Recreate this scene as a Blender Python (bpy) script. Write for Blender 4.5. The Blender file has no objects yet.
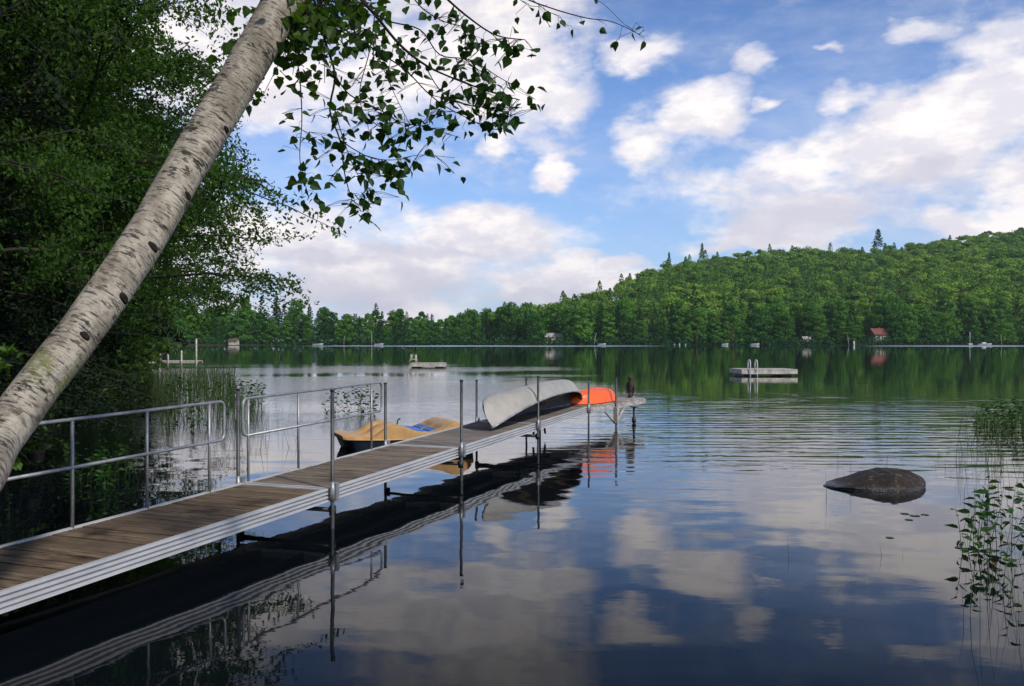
import bpy, math, random
import numpy as np
from mathutils import Vector, Matrix
random.seed(7); RS = np.random.RandomState(11)
R = math.radians
sc = bpy.context.scene
col = sc.collection
CAMH = 1.78; F = 880.0; HZ = 341.0
# ------------------------------------------------------------------ camera
cam = bpy.data.cameras.new('camera'); camo = bpy.data.objects.new('camera', cam); col.objects.link(camo)
cam.sensor_width = 36.0; cam.lens = F*36/1024; cam.clip_start = 0.05; cam.clip_end = 6000
camo.location = (0, 0, CAMH); camo.rotation_euler = (R(90)-math.atan(2.0/F), 0, 0)
sc.camera = camo
def at(px, py, Y):                       # where a pixel sits at depth Y, in metres
    return Vector(((px-512)/F*Y, Y, CAMH+(HZ-py)/F*Y))
# ------------------------------------------------------------------ view, sun, sky
sc.view_settings.view_transform = 'Standard'; sc.view_settings.look = 'None'
sc.view_settings.exposure = 0.3; sc.view_settings.gamma = 1.0
SUN_DIR = Vector((0.52, -0.55, 0.66)).normalized()
sun = bpy.data.lights.new('sun', 'SUN'); sun.energy = 2.6; sun.angle = R(3); sun.color = (1, .95, .88)
suno = bpy.data.objects.new('sun', sun); col.objects.link(suno)
suno.rotation_euler = SUN_DIR.to_track_quat('Z', 'Y').to_euler()

W = bpy.data.worlds.new('World'); sc.world = W; W.use_nodes = True
nt = W.node_tree; nt.nodes.clear()
class N:
    """tiny node-building helper"""
    def __init__(s, nt): s.nt = nt
    def n(s, t, **k):
        o = s.nt.nodes.new(t)
        for a, b in k.items(): setattr(o, a, b)
        return o
    def put(s, sock, v):
        if v is None: return
        if isinstance(v, bpy.types.NodeSocket): s.nt.links.new(v, sock)
        elif isinstance(v, (int, float)) and sock.type in ('VECTOR',): sock.default_value = (v, v, v)
        elif isinstance(v, (tuple, list)) and sock.type == 'RGBA': sock.default_value = tuple(v) + ((1,) if len(v) == 3 else ())
        else: sock.default_value = v
    def m(s, op, a, b=None, c=None, clamp=False):
        o = s.n('ShaderNodeMath', operation=op, use_clamp=clamp)
        s.put(o.inputs[0], a); s.put(o.inputs[1], b); s.put(o.inputs[2], c); return o.outputs[0]
    def v(s, op, a, b=None, out=0):
        o = s.n('ShaderNodeVectorMath', operation=op)
        s.put(o.inputs[0], a)
        if b is not None: s.put(o.inputs['Scale'] if op == 'SCALE' else o.inputs[1], b)
        return o.outputs[out]
    def noise(s, vec, scale, detail=4, rough=.55, dist=0, out=0, lac=2.0):
        o = s.n('ShaderNodeTexNoise'); s.put(o.inputs['Vector'], vec)
        o.inputs['Scale'].default_value = scale; o.inputs['Detail'].default_value = detail
        o.inputs['Roughness'].default_value = rough; o.inputs['Distortion'].default_value = dist
        o.inputs['Lacunarity'].default_value = lac
        return o.outputs[out]
    def ss(s, x, a, b, c=0.0, d=1.0):
        o = s.n('ShaderNodeMapRange', interpolation_type='SMOOTHSTEP')
        for i, q in enumerate((x, a, b, c, d)): s.put(o.inputs[i], q)
        return o.outputs[0]
    def lin(s, x, a, b, c=0.0, d=1.0):
        o = s.n('ShaderNodeMapRange')
        for i, q in enumerate((x, a, b, c, d)): s.put(o.inputs[i], q)
        return o.outputs[0]
    def mix(s, f, a, b):
        o = s.n('ShaderNodeMix', data_type='RGBA'); s.put(o.inputs[0], f); s.put(o.inputs[6], a); s.put(o.inputs[7], b); return o.outputs[2]
    def xyz(s, vec):
        o = s.n('ShaderNodeSeparateXYZ'); s.put(o.inputs[0], vec); return o.outputs
    def comb(s, x, y, z=0.0):
        o = s.n('ShaderNodeCombineXYZ'); s.put(o.inputs[0], x); s.put(o.inputs[1], y); s.put(o.inputs[2], z); return o.outputs[0]
    def ramp(s, f, stops):
        o = s.n('ShaderNodeValToRGB'); s.put(o.inputs[0], f); e = o.color_ramp.elements
        while len(e) < len(stops): e.new(.5)
        for q, (p, c) in zip(e, stops): q.position = p; q.color = tuple(c)+(1,)
        return o.outputs[0]
g = N(nt)
sky = g.n('ShaderNodeTexSky', sky_type='NISHITA', sun_disc=False, sun_elevation=math.asin(SUN_DIR.z),
          sun_rotation=math.atan2(SUN_DIR.x, SUN_DIR.y), air_density=1.0, dust_density=0.6, ozone_density=2.5, altitude=200)
dirv = g.n('ShaderNodeTexCoord').outputs['Generated']
dx, dy, dz = g.xyz(dirv)
az = g.m('ARCTAN2', dx, dy); el = g.m('ARCSINE', dz)
P0 = g.comb(az, el, 0)
# cloud noise lives on direction, squeezed towards the horizon like a real cloud layer
Q = g.comb(az, g.m('MULTIPLY', el, 1.9), 0)
n1 = g.noise(Q, 7.0, 7, .60)
n2 = g.noise(g.v('ADD', Q, (3.1, 1.7, 0)), 22.0, 5, .6)
wob = g.noise(Q, 9.0, 4, .6, out=1)
P1 = g.v('ADD', P0, g.v('SCALE', g.v('SUBTRACT', wob, (.5, .5, .5)), .075))
def sky_c(px, py):
    a = math.atan((px-512)/F); return a, math.atan((HZ-py)/F*math.cos(a))
def blob(px, py, rx, ry, rot=0, P=P1):
    a, e = sky_c(px, py)
    d = g.v('SUBTRACT', P, (a, e, 0))
    if rot:
        mp = g.n('ShaderNodeMapping'); mp.vector_type = 'POINT'; g.put(mp.inputs[0], d); mp.inputs['Rotation'].default_value = (0, 0, -R(rot)); d = mp.outputs[0]
    d = g.v('MULTIPLY', d, (F/rx, F/ry, 0))
    return g.m('SUBTRACT', 1.0, g.v('LENGTH', d, out=1))
def vmax(L):
    o = L[0]
    for q in L[1:]: o = g.m('MAXIMUM', o, q)
    return o
CL = [(500, 40, 120, 125, 15), (400, 60, 120, 75), (560, 95, 50, 50), (638, 141, 42, 30), (708, 102, 52, 32, 15), (497, 150, 27, 14), (553, 177, 24, 16),
      (910, 140, 175, 68, 12), (800, 165, 120, 46, 18), (850, 98, 45, 28, 10), (985, 110, 110, 55), (820, 215, 130, 32), (938, 214, 40, 20),
      (380, 262, 230, 70, -4), (470, 235, 140, 42), (560, 285, 130, 36), (570, 255, 36, 14), (300, 235, 90, 50), (610, 265, 50, 14), (760, 240, 120, 14), (1000, 215, 90, 24),
      (825, 52, 28, 9), (770, 97, 30, 10), (757, 55, 24, 18), (915, 33, 40, 17), (640, 60, 60, 16, 20), (955, 82, 90, 22, 25), (200, 60, 160, 90),
      (180, 250, 160, 70), (1100, 160, 120, 80), (1010, 40, 60, 18)]
dens = vmax([blob(*c) for c in CL])
# elsewhere (behind and beside the camera) a generic broken cloud layer
gen = g.m('MULTIPLY', g.m('SUBTRACT', g.noise(Q, 2.2, 3, .5), .50), 3.0)
outside = g.ss(g.m('ABSOLUTE', az), .62, .80)
high = g.ss(el, .60, .85)
gen = g.m('MULTIPLY', gen, g.m('MAXIMUM', outside, high))
dens = g.m('MAXIMUM', dens, gen)
wisp = g.m('MULTIPLY', g.m('SUBTRACT', n1, .5), 2.4)
d2 = g.m('ADD', g.m('MAXIMUM', dens, -.55), wisp)
d2 = g.m('ADD', d2, g.m('MULTIPLY', g.m('SUBTRACT', n2, .5), .55))
front_high = g.m('MULTIPLY', g.ss(el, .24, .34), g.ss(az, .10, .22))
d2 = g.m('SUBTRACT', d2, g.m('MULTIPLY', front_high, .15))
cover = g.m('MULTIPLY', g.ss(d2, -.14, .68), g.m('SUBTRACT', 1.0, g.m('MULTIPLY', front_high, .35)))
thin = g.ss(g.noise(g.v('MULTIPLY', Q, (1, 1.6, 1)), 4.5, 6, .62), .40, .72)
cover = g.m('MAXIMUM', cover, g.m('MULTIPLY', thin, .24))
GR = [(800, 222, 150, 30, 8), (380, 292, 220, 22), (440, 252, 140, 12), (540, 300, 100, 12), (880, 184, 120, 16, 10), (330, 262, 90, 12)]
grey = vmax([blob(*c) for c in GR])
grey = g.ss(g.m('ADD', grey, g.m('MULTIPLY', g.m('SUBTRACT', g.noise(g.v('ADD', Q, (0, .05, 0)), 13, 5, .6), .5), 2.6)), -.25, .9)
puff = g.ss(g.noise(g.v('ADD', Q, (.012, -.02, 0)), 16, 5, .6), .40, .62)
ccol = g.mix(puff, (.70, .68, .74), (.93, .87, .85))
ccol = g.mix(g.m('MULTIPLY', grey, .75), ccol, (.55, .54, .63))
ccol = g.v('SCALE', ccol, g.ss(el, .28, .60, 1.0, .60))
skyc = g.v('MULTIPLY', sky.outputs[0], (.076, .097, .131))
skyc = g.v('SCALE', skyc, g.ss(el, .22, .75, 1.0, .62))
skyc = g.mix(g.ss(el, .32, .02, .02, .36), skyc, (.44, .56, .76))
bgA = g.n('ShaderNodeBackground'); bgA.inputs[1].default_value = 1.0
g.put(bgA.inputs[0], g.mix(cover, skyc, ccol))
wo = g.n('ShaderNodeOutputWorld'); nt.links.new(bgA.outputs[0], wo.inputs[0])

# ------------------------------------------------------------------ mesh helpers
def tag(o, label=None, cat=None, group=None, kind=None):
    if label: o['label'] = label
    if cat: o['category'] = cat
    if group: o['group'] = group
    if kind: o['kind'] = kind
    return o
def empty(name, loc=(0, 0, 0), rz=0, label=None, cat=None, group=None):
    o = bpy.data.objects.new(name, None); col.objects.link(o); o.empty_display_size = .2
    o.location = loc; o.rotation_euler = (0, 0, rz); return tag(o, label, cat, group)
class MB:
    def __init__(s): s.V = []; s.Fc = []; s.S = []
    def add(s, vs, fs, smooth=False):
        b = len(s.V); s.V += [tuple(v) for v in vs]
        for f in fs: s.Fc.append(tuple(i+b for i in f)); s.S.append(smooth)
        return s
    def box(s, c, d, rz=0, jit=0):
        hx, hy, hz = d[0]/2, d[1]/2, d[2]/2; cs, sn = math.cos(rz), math.sin(rz); vs = []
        for z in (-hz, hz):
            for x, y in ((-hx, -hy), (hx, -hy), (hx, hy), (-hx, hy)):
                vs.append((c[0]+x*cs-y*sn, c[1]+x*sn+y*cs, c[2]+z))
        return s.add(vs, [(0, 3, 2, 1), (4, 5, 6, 7), (0, 1, 5, 4), (1, 2, 6, 5), (2, 3, 7, 6), (3, 0, 4, 7)])
    def hexa(s, p): return s.add(p, [(0, 3, 2, 1), (4, 5, 6, 7), (0, 1, 5, 4), (1, 2, 6, 5), (2, 3, 7, 6), (3, 0, 4, 7)])
    def tube(s, pts, r, n=8, cap=True):
        pts = [Vector(p) for p in pts]; k = len(pts)
        rr = r if isinstance(r, (list, tuple)) else [r]*k
        ref = None; vs = []
        for i, p in enumerate(pts):
            t = (pts[min(i+1, k-1)]-pts[max(i-1, 0)]).normalized()
            if ref is None: ref = Vector((0, 0, 1)) if abs(t.z) < .9 else Vector((1, 0, 0))
            u = (ref - t*ref.dot(t))
            if u.length < 1e-5: u = t.orthogonal()
            u.normalize(); w = t.cross(u); ref = u
            for j in range(n):
                a = 2*math.pi*j/n; vs.append(p + (u*math.cos(a)+w*math.sin(a))*rr[i])
        fs = [(i*n+j, i*n+(j+1) % n, (i+1)*n+(j+1) % n, (i+1)*n+j) for i in range(k-1) for j in range(n)]
        if cap: fs += [tuple(range(n-1, -1, -1)), tuple((k-1)*n+j for j in range(n))]
        return s.add(vs, fs, True)
    def grid(s, rows, smooth=True, flip=False):
        m = len(rows[0]); vs = [p for r_ in rows for p in r_]
        fs = [(i*m+j, i*m+j+1, (i+1)*m+j+1, (i+1)*m+j) for i in range(len(rows)-1) for j in range(m-1)]
        if flip: fs = [f[::-1] for f in fs]
        return s.add(vs, fs, smooth)
    def build(s, name, mat, parent=None, bevel=0):
        me = bpy.data.meshes.new(name); me.from_pydata(s.V, [], s.Fc); me.update()
        me.polygons.foreach_set('use_smooth', s.S)
        me.materials.append(mat)
        o = bpy.data.objects.new(name, me); col.objects.link(o); o.parent = parent
        if bevel:
            b = o.modifiers.new('bevel', 'BEVEL'); b.width = bevel; b.segments = 2; b.limit_method = 'ANGLE'
        return o
def np_mesh(name, V, quads, mat, parent=None, attr=None, smooth=False):
    V = np.asarray(V, dtype=np.float32); quads = np.asarray(quads, dtype=np.int32)
    me = bpy.data.meshes.new(name); k = quads.shape[1]; nf = len(quads)
    me.vertices.add(len(V)); me.vertices.foreach_set('co', V.ravel())
    me.loops.add(nf*k); me.loops.foreach_set('vertex_index', quads.ravel())
    me.polygons.add(nf); me.polygons.foreach_set('loop_start', np.arange(0, nf*k, k, dtype=np.int32))
    me.update(calc_edges=True)
    me.polygons.foreach_set('use_smooth', [smooth]*nf)
    if attr is not None:
        a = me.attributes.new('tint', 'FLOAT', 'POINT'); a.data.foreach_set('value', np.asarray(attr, dtype=np.float32))
    me.materials.append(mat)
    o = bpy.data.objects.new(name, me); col.objects.link(o); o.parent = parent
    return o
def copy_tree(o, parent=None):
    c = o.copy(); col.objects.link(c); c.parent = parent
    for ch in list(o.children): copy_tree(ch, c)
    return c
# ------------------------------------------------------------------ materials
def mat(name):
    m = bpy.data.materials.new(name); m.use_nodes = True; t = m.node_tree; t.nodes.clear()
    k = N(t); out = k.n('ShaderNodeOutputMaterial'); b = k.n('ShaderNodeBsdfPrincipled')
    t.links.new(b.outputs[0], out.inputs[0]); return m, k, b, out
def simple(name, c, rough=.6, metal=0, var=.15, scale=8, bump=0, spec=.5, c2=None, stretch=(1, 1, 1), bscale=None):
    m, k, b, out = mat(name); co = k.n('ShaderNodeTexCoord').outputs['Object']
    co = k.v('MULTIPLY', co, stretch)
    n = k.noise(co, scale, 6, .62)
    c2 = c2 or tuple(q*(1-var*2) for q in c); hi = tuple(min(1, q*(1+var)) for q in c)
    k.put(b.inputs['Base Color'], k.mix(k.ss(n, .32, .68), c2, hi))
    b.inputs['Roughness'].default_value = rough; b.inputs['Metallic'].default_value = metal; b.inputs['Specular IOR Level'].default_value = spec
    k.put(b.inputs['Roughness'], k.lin(n, .3, .7, rough*.85, min(1, rough*1.15)))
    if bump:
        bu = k.n('ShaderNodeBump'); bu.inputs['Strength'].default_value = 1; bu.inputs['Distance'].default_value = bump
        k.put(bu.inputs['Height'], k.noise(co, bscale or scale*3, 5, .6)); k.put(b.inputs['Normal'], bu.outputs[0])
    return m
def leaf_mat(name, dark, light, trans=.3, gloss=.35, use_tint=False, spec=.35):
    m, k, b, out = mat(name)
    if use_tint:
        a = k.n('ShaderNodeAttribute', attribute_name='tint').outputs['Fac']
    else:
        a = k.n('ShaderNodeObjectInfo').outputs['Random']
    isl = k.n('ShaderNodeNewGeometry').outputs['Random Per Island']
    f = k.m('ADD', k.m('MULTIPLY', a, .6), k.m('MULTIPLY', isl, .4))
    c = k.mix(f, dark, light)
    c = k.mix(k.ss(isl, .965, 1.0, 0, .5), c, (.16, .13, .02))
    k.put(b.inputs['Base Color'], c); b.inputs['Roughness'].default_value = gloss; b.inputs['Specular IOR Level'].default_value = spec
    tr = k.n('ShaderNodeBsdfTranslucent'); k.put(tr.inputs[0], k.v('MULTIPLY', c, (1.5, 1.5, .6)))
    mx = k.n('ShaderNodeMixShader'); mx.inputs[0].default_value = trans
    m.node_tree.links.new(b.outputs[0], mx.inputs[1]); m.node_tree.links.new(tr.outputs[0], mx.inputs[2]); m.node_tree.links.new(mx.outputs[0], out.inputs[0])
    return m
M = {}
M['alu'] = simple('brushed_aluminium', (.36, .36, .36), .45, .55, .12, 5, stretch=(6, 1, 6))
M['alu_white'] = simple('weathered_aluminium', (.54, .535, .53), .5, .15, .07, 3, stretch=(1, 1, 4))
M['pipe'] = simple('galvanised_pipe', (.085, .09, .092), .5, .4, .2, 9)
M['cap'] = simple('black_plastic', (.02, .02, .022), .5)
M['black_iron'] = simple('dark_wet_iron', (.03, .03, .032), .5, .3)
M['wood_pale'] = simple('sun_bleached_wood', (.42, .37, .33), .85, 0, .22, 6, .002, stretch=(1, 1, 3), bscale=30)
M['canoe'] = simple('worn_grey_canoe_skin', (.41, .38, .32), .45, .05, .06, 2, .001, c2=(.31, .285, .24))
M['canoe_in'] = simple('shaded_canoe_inside', (.10, .10, .105), .7)  # shade inside the hull painted as a darker skin colour
M['trim'] = simple('aluminium_trim', (.42, .42, .42), .45, .5)
M['thwart'] = simple('varnished_ash', (.28, .19, .10), .5)
M['orange'] = simple('orange_plastic', (.95, .13, .012), .38, 0, .06, 4)
M['orange_hi'] = M['orange']
M['tan'] = simple('tan_plastic', (.56, .32, .115), .45, 0, .10, 3)
M['navy'] = simple('dark_blue_hull', (.012, .02, .035), .4, 0, .1)
M['blue'] = simple('blue_plastic', (.01, .13, .50), .45, 0, .08)
M['white'] = simple('white_paint', (.60, .60, .58), .5, 0, .06)
M['offwhite'] = simple('faded_wood_paint', (.50, .45, .37), .75, 0, .2, 5)
M['owl'] = simple('mottled_dark_brown', (.055, .035, .028), .7, 0, .5, 26, .003)
M['red_roof'] = simple('red_roofing', (.20, .055, .04), .7, 0, .15, 3)
M['cabin'] = simple('stained_siding', (.11, .085, .04), .8, 0, .2, 2)
M['glass'] = simple('window_glass', (.02, .025, .03), .08)
M['bark'] = simple('dark_bark', (.030, .025, .020), .9, 0, .3, 9, .01, stretch=(1, 1, .3))
M['bark_pale'] = simple('pale_bark', (.38, .36, .32), .8, 0, .3, 3)
M['twig'] = simple('twig_bark', (.022, .017, .014), .85, spec=.2)
M['leaf_birch'] = leaf_mat('birch_leaf', (.010, .034, .006), (.034, .09, .012), .36, .6)
M['leaf_maple'] = leaf_mat('maple_leaf', (.018, .050, .006), (.064, .150, .012), .42, .75)
M['leaf_deep'] = leaf_mat('shaded_wood_leaf', (.004, .013, .0035), (.012, .034, .006), .22, .8)  # shade of the dense woods put into a darker leaf colour
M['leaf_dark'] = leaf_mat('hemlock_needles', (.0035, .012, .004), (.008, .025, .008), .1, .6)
M['leaf_shrub'] = leaf_mat('shrub_leaf', (.030, .072, .010), (.085, .17, .022), .35, .5)
M['leaf_far'] = leaf_mat('far_leaf', (.022, .100, .018), (.13, .29, .032), .22, .7, spec=.15)
M['leaf_conif'] = leaf_mat('far_needles', (.014, .062, .024), (.034, .115, .032), .1, .8, spec=.15)
M['leaf_hill'] = leaf_mat('hill_leaf', (.017, .095, .026), (.30, .46, .048), .2, .8, use_tint=True, spec=.12)
M['leaf_brown'] = leaf_mat('browned_leaf', (.10, .07, .02), (.17, .12, .04), .2, .8, spec=.15)
M['leaf_lime'] = leaf_mat('lime_leaf', (.06, .17, .012), (.09, .22, .02), .35, .8, spec=.15)
M['leaf_weed'] = leaf_mat('waterweed_leaf', (.012, .045, .008), (.04, .12, .016), .35, .4)
M['leaf_red'] = leaf_mat('turning_leaf', (.18, .06, .015), (.30, .10, .02), .3, .4)
M['reed'] = leaf_mat('reed_blade', (.03, .06, .012), (.08, .13, .03), .25, .5)

def deck_material(name, dark, light, moss):
    m, k, b, out = mat(name); co = k.n('ShaderNodeTexCoord').outputs['Object']
    isl = k.n('ShaderNodeNewGeometry').outputs['Random Per Island']
    mp = k.n('ShaderNodeMapping'); k.put(mp.inputs[0], co); mp.inputs['Rotation'].default_value = (0, 0, .356)
    grain = k.noise(k.v('ADD', k.v('MULTIPLY', mp.outputs[0], (2.2, 34, 10)), k.comb(k.m('MULTIPLY', isl, 50), 0, 0)), 1.6, 6, .65)
    blot = k.noise(co, 1.7, 5, .65)
    c = k.mix(k.ss(grain, .30, .70), dark, light)
    c = k.mix(k.ss(isl, .2, .95, 0, .75), c, tuple(q*.42 for q in light))
    c = k.mix(k.ss(blot, .46, .72, 0, moss), c, tuple(q*.35 for q in dark))
    k.put(b.inputs['Base Color'], c); b.inputs['Roughness'].default_value = .8; b.inputs['Specular IOR Level'].default_value = .25
    bu = k.n('ShaderNodeBump'); bu.inputs['Distance'].default_value = .003; k.put(bu.inputs['Height'], grain); k.put(b.inputs['Normal'], bu.outputs[0])
    return m
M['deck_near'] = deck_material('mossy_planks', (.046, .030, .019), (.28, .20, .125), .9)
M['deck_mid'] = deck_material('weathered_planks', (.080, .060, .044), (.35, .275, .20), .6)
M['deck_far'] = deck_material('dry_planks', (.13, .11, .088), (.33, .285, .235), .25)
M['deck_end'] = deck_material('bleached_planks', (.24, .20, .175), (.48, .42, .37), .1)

# birch bark
m, k, b, out = mat('birch_bark'); M['birch'] = m
co = k.n('ShaderNodeTexCoord').outputs['UV']     # u round the trunk, v metres along it
u_, v_, _ = k.xyz(co)
ang = k.m('MULTIPLY', u_, 2*math.pi)
cyl = k.comb(k.m('MULTIPLY', k.m('COSINE', ang), .16), k.m('MULTIPLY', k.m('SINE', ang), .16), v_)
lent = k.noise(k.v('MULTIPLY', cyl, (9, 9, 66)), 1.0, 5, .66, .4)
fine = k.noise(k.v('MULTIPLY', cyl, (16, 16, 120)), 1.0, 4, .6)
patch = k.noise(k.v('MULTIPLY', cyl, (6, 6, 5)), 1.0, 6, .68)
scar = k.noise(k.v('MULTIPLY', k.v('ADD', cyl, (5, 2, 9)), (4.5, 4.5, 10)), 1.0, 5, .68)
c = k.mix(k.ss(patch, .35, .65), (.24, .205, .15), (.49, .435, .345))
c = k.mix(k.ss(fine, .5, .7, 0, .5), c, (.20, .18, .15))
c = k.mix(k.ss(lent, .51, .60, 0, .85), c, (.085, .07, .058))
c = k.mix(k.ss(k.m('ADD', scar, k.m('MULTIPLY', k.m('SUBTRACT', lent, .5), .5)), .57, .66, 0, .93), c, (.03, .025, .022))
lich = k.noise(k.v('MULTIPLY', k.v('ADD', cyl, (1, 8, 3)), (9, 9, 9)), 1.0, 5, .7)
band = k.noise(k.v('MULTIPLY', cyl, (1.6, 1.6, 8.5)), 1.0, 5, .66, .6)
c = k.mix(k.m('MULTIPLY', k.ss(band, .585, .64, 0, .9), k.ss(patch, .40, .56)), c, (.055, .045, .038))
c = k.mix(k.m('MULTIPLY', k.ss(k.m('ADD', lich, k.m('MULTIPLY', k.m('SUBTRACT', fine, .5), .5)), .46, .56, 0, .8), k.m('MULTIPLY', k.ss(v_, 2.50, 2.60), k.ss(v_, 2.80, 2.68))), c, (.17, .19, .055))
k.put(b.inputs['Base Color'], c); b.inputs['Roughness'].default_value = .75; b.inputs['Specular IOR Level'].default_value = .25
bu = k.n('ShaderNodeBump'); bu.inputs['Distance'].default_value = .012
k.put(bu.inputs['Height'], k.m('ADD', k.m('MULTIPLY', lent, -.7), k.m('ADD', k.m('MULTIPLY', scar, -.8), k.m('MULTIPLY', fine, .5)))); k.put(b.inputs['Normal'], bu.outputs[0])

# ground
m, k, b, out = mat('forest_floor'); M['ground'] = m
co = k.n('ShaderNodeNewGeometry').outputs['Position']
n = k.noise(co, .8, 7, .65); n_b = k.noise(co, 9, 5, .6)
c = k.mix(k.ss(n, .35, .65), (.035, .028, .018), (.03, .055, .014)); c = k.mix(k.ss(n_b, .4, .7), c, (.055, .045, .028))
k.put(b.inputs['Base Color'], c); b.inputs['Roughness'].default_value = .95; b.inputs['Specular IOR Level'].default_value = .1
# water
m, k, b, out = mat('lake_water'); M['water'] = m
co = k.n('ShaderNodeNewGeometry').outputs['Position']
X, Y, _ = k.xyz(co)
b.inputs['Base Color'].default_value = (.0035, .006, .006, 1); b.inputs['IOR'].default_value = 1.333
b.inputs['Specular IOR Level'].default_value = .30
ratio = k.m('DIVIDE', X, k.m('MAXIMUM', Y, 1.0))
def turned(vec, deg):
    mp_ = k.n('ShaderNodeMapping'); k.put(mp_.inputs[0], vec); mp_.inputs['Rotation'].default_value = (R(deg*.4), R(deg*.3), R(deg)); return mp_.outputs[0]
swell = k.noise(turned(k.v('ADD', k.v('MULTIPLY', co, (.85, 1.2, 1)), (37.3, 11.7, 0)), 34), 1.25, 1, .3)
small = k.noise(turned(k.v('MULTIPLY', co, (1.0, 2.2, 1)), 27), 3.6, 3, .5)
chop = k.noise(turned(k.v('ADD', k.v('MULTIPLY', co, (1.3, 2.2, 1)), (9.1, 4.3, 0)), 38), 1.9, 4, .6)
patchn = k.noise(turned(k.v('MULTIPLY', co, (.05, .10, 1)), 33), 1.0, 3, .5)
# light airs ruffle the water between fifteen and a hundred metres, calmer near the bank
ruff = k.m('MULTIPLY', k.ss(Y, 12, 20), k.ss(Y, 78, 40))
ruff = k.m('MULTIPLY', ruff, k.ss(k.m('ADD', patchn, k.m('MULTIPLY', ratio, -.10)), .36, .58))
ruff = k.m('MULTIPLY', ruff, k.ss(ratio, .16, .0, .0, 1.0))     # the right half lies in the lee of the hill
wv = k.n('ShaderNodeTexWave', wave_type='BANDS', bands_direction='Y', wave_profile='SIN')
k.put(wv.inputs['Vector'], k.v('MULTIPLY', co, (.26, 1, 1))); wv.inputs['Scale'].default_value = .62; wv.inputs['Distortion'].default_value = 7
wv.inputs['Detail'].default_value = 2; wv.inputs['Detail Scale'].default_value = 1.2
bandm = k.m('MULTIPLY', k.m('MULTIPLY', k.ss(Y, 8.5, 14), k.ss(k.m('ADD', Y, k.m('MULTIPLY', k.m('SUBTRACT', k.noise(k.v('MULTIPLY', co, (.35, .5, 1)), 1.0, 4, .6), .5), 26)), 36, 19)), k.ss(ratio, -.02, .18))
h = k.m('ADD', k.m('MULTIPLY', k.m('SUBTRACT', swell, .5), k.ss(Y, 20, 40, .0075, .003)), k.m('MULTIPLY', small, .00035))
h = k.m('ADD', h, k.m('MULTIPLY', k.m('MULTIPLY', k.m('SUBTRACT', chop, .5), ruff), .015))
streak = k.noise(turned(k.v('MULTIPLY', co, (.30, 1.0, 1)), 31), 2.6, 3, .5, .6)
h = k.m('ADD', h, k.m('MULTIPLY', k.m('MULTIPLY', k.m('ADD', k.m('MULTIPLY', k.m('SUBTRACT', wv.outputs['Fac'], .5), .35), k.m('MULTIPLY', k.m('SUBTRACT', streak, .5), 1.6)), bandm), .0085))
bu = k.n('ShaderNodeBump'); bu.inputs['Strength'].default_value = 1; bu.inputs['Distance'].default_value = 1
k.put(bu.inputs['Height'], h)
lw = k.n('ShaderNodeLayerWeight'); k.put(lw.inputs['Normal'], bu.outputs[0]); cth = k.m('SUBTRACT', 1.0, lw.outputs['Facing'])
refl = k.m('ADD', .006, k.m('MULTIPLY', k.m('POWER', lw.outputs['Facing'], 5.0), k.ss(cth, .46, .14, .38, 1.0)))
gl = k.n('ShaderNodeBsdfGlossy'); k.put(gl.inputs['Normal'], bu.outputs[0]); gl.inputs['Color'].default_value = (1, 1, 1, 1)
df = k.n('ShaderNodeBsdfDiffuse'); df.inputs['Color'].default_value = (.0035, .0055, .0075, 1)
mxw = k.n('ShaderNodeMixShader'); k.put(mxw.inputs[0], refl); nt_ = m.node_tree; nt_.links.new(df.outputs[0], mxw.inputs[1]); nt_.links.new(gl.outputs[0], mxw.inputs[2]); nt_.links.new(mxw.outputs[0], out.inputs[0])
wind = k.m('MULTIPLY', k.m('MULTIPLY', k.ss(Y, 262, 300), k.ss(Y, 362, 345)), k.m('MAXIMUM', k.m('MULTIPLY', k.ss(ratio, -.26, -.18), k.ss(ratio, .22, .10)), k.ss(ratio, .38, .45)))
wind = k.m('MULTIPLY', wind, k.ss(k.noise(k.v('MULTIPLY', co, (.03, .12, 1)), 1, 3), .35, .6))
k.put(gl.inputs['Roughness'], k.m('ADD', .015, k.m('ADD', k.m('MULTIPLY', wind, .5), k.m('MULTIPLY', ruff, .03))))

# ------------------------------------------------------------------ terrain
SH = [(-60, -14), (-20, -2), (-6.5, 1.2), (-4.2, 2.9), (-5.0, 6.0), (-6.6, 9.0), (-8.4, 13), (-10.6, 20), (-13.0, 28), (-18, 42), (-23, 56), (-27, 66), (-36, 90),
      (-66, 170), (-95, 250), (-122, 330), (-128, 362), (-60, 366), (0, 364), (90, 365), (200, 364), (270, 366), (420, 330), (330, 220), (190, 120), (90, 50), (40, 20),
      (18, 7), (8, 2.6), (2, 1.6), (-2, 1.4), (-3.4, 1.0), (-6, -3), (-20, -10), (-60, -22)]
LAKE = np.array([(-4.2, 2.9), (-5.0, 6.0), (-6.6, 9.0), (-8.4, 13), (-10.6, 20), (-13.0, 28), (-18, 42), (-23, 56), (-27, 66), (-36, 90),
      (-66, 170), (-95, 250), (-122, 330), (-128, 362), (-60, 366), (0, 364), (90, 365), (200, 364), (270, 366), (420, 330), (330, 220), (190, 120), (90, 50), (40, 20),
      (18, 7), (8, 2.6), (2, 1.6), (-2, 1.5)], dtype=float)
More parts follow.
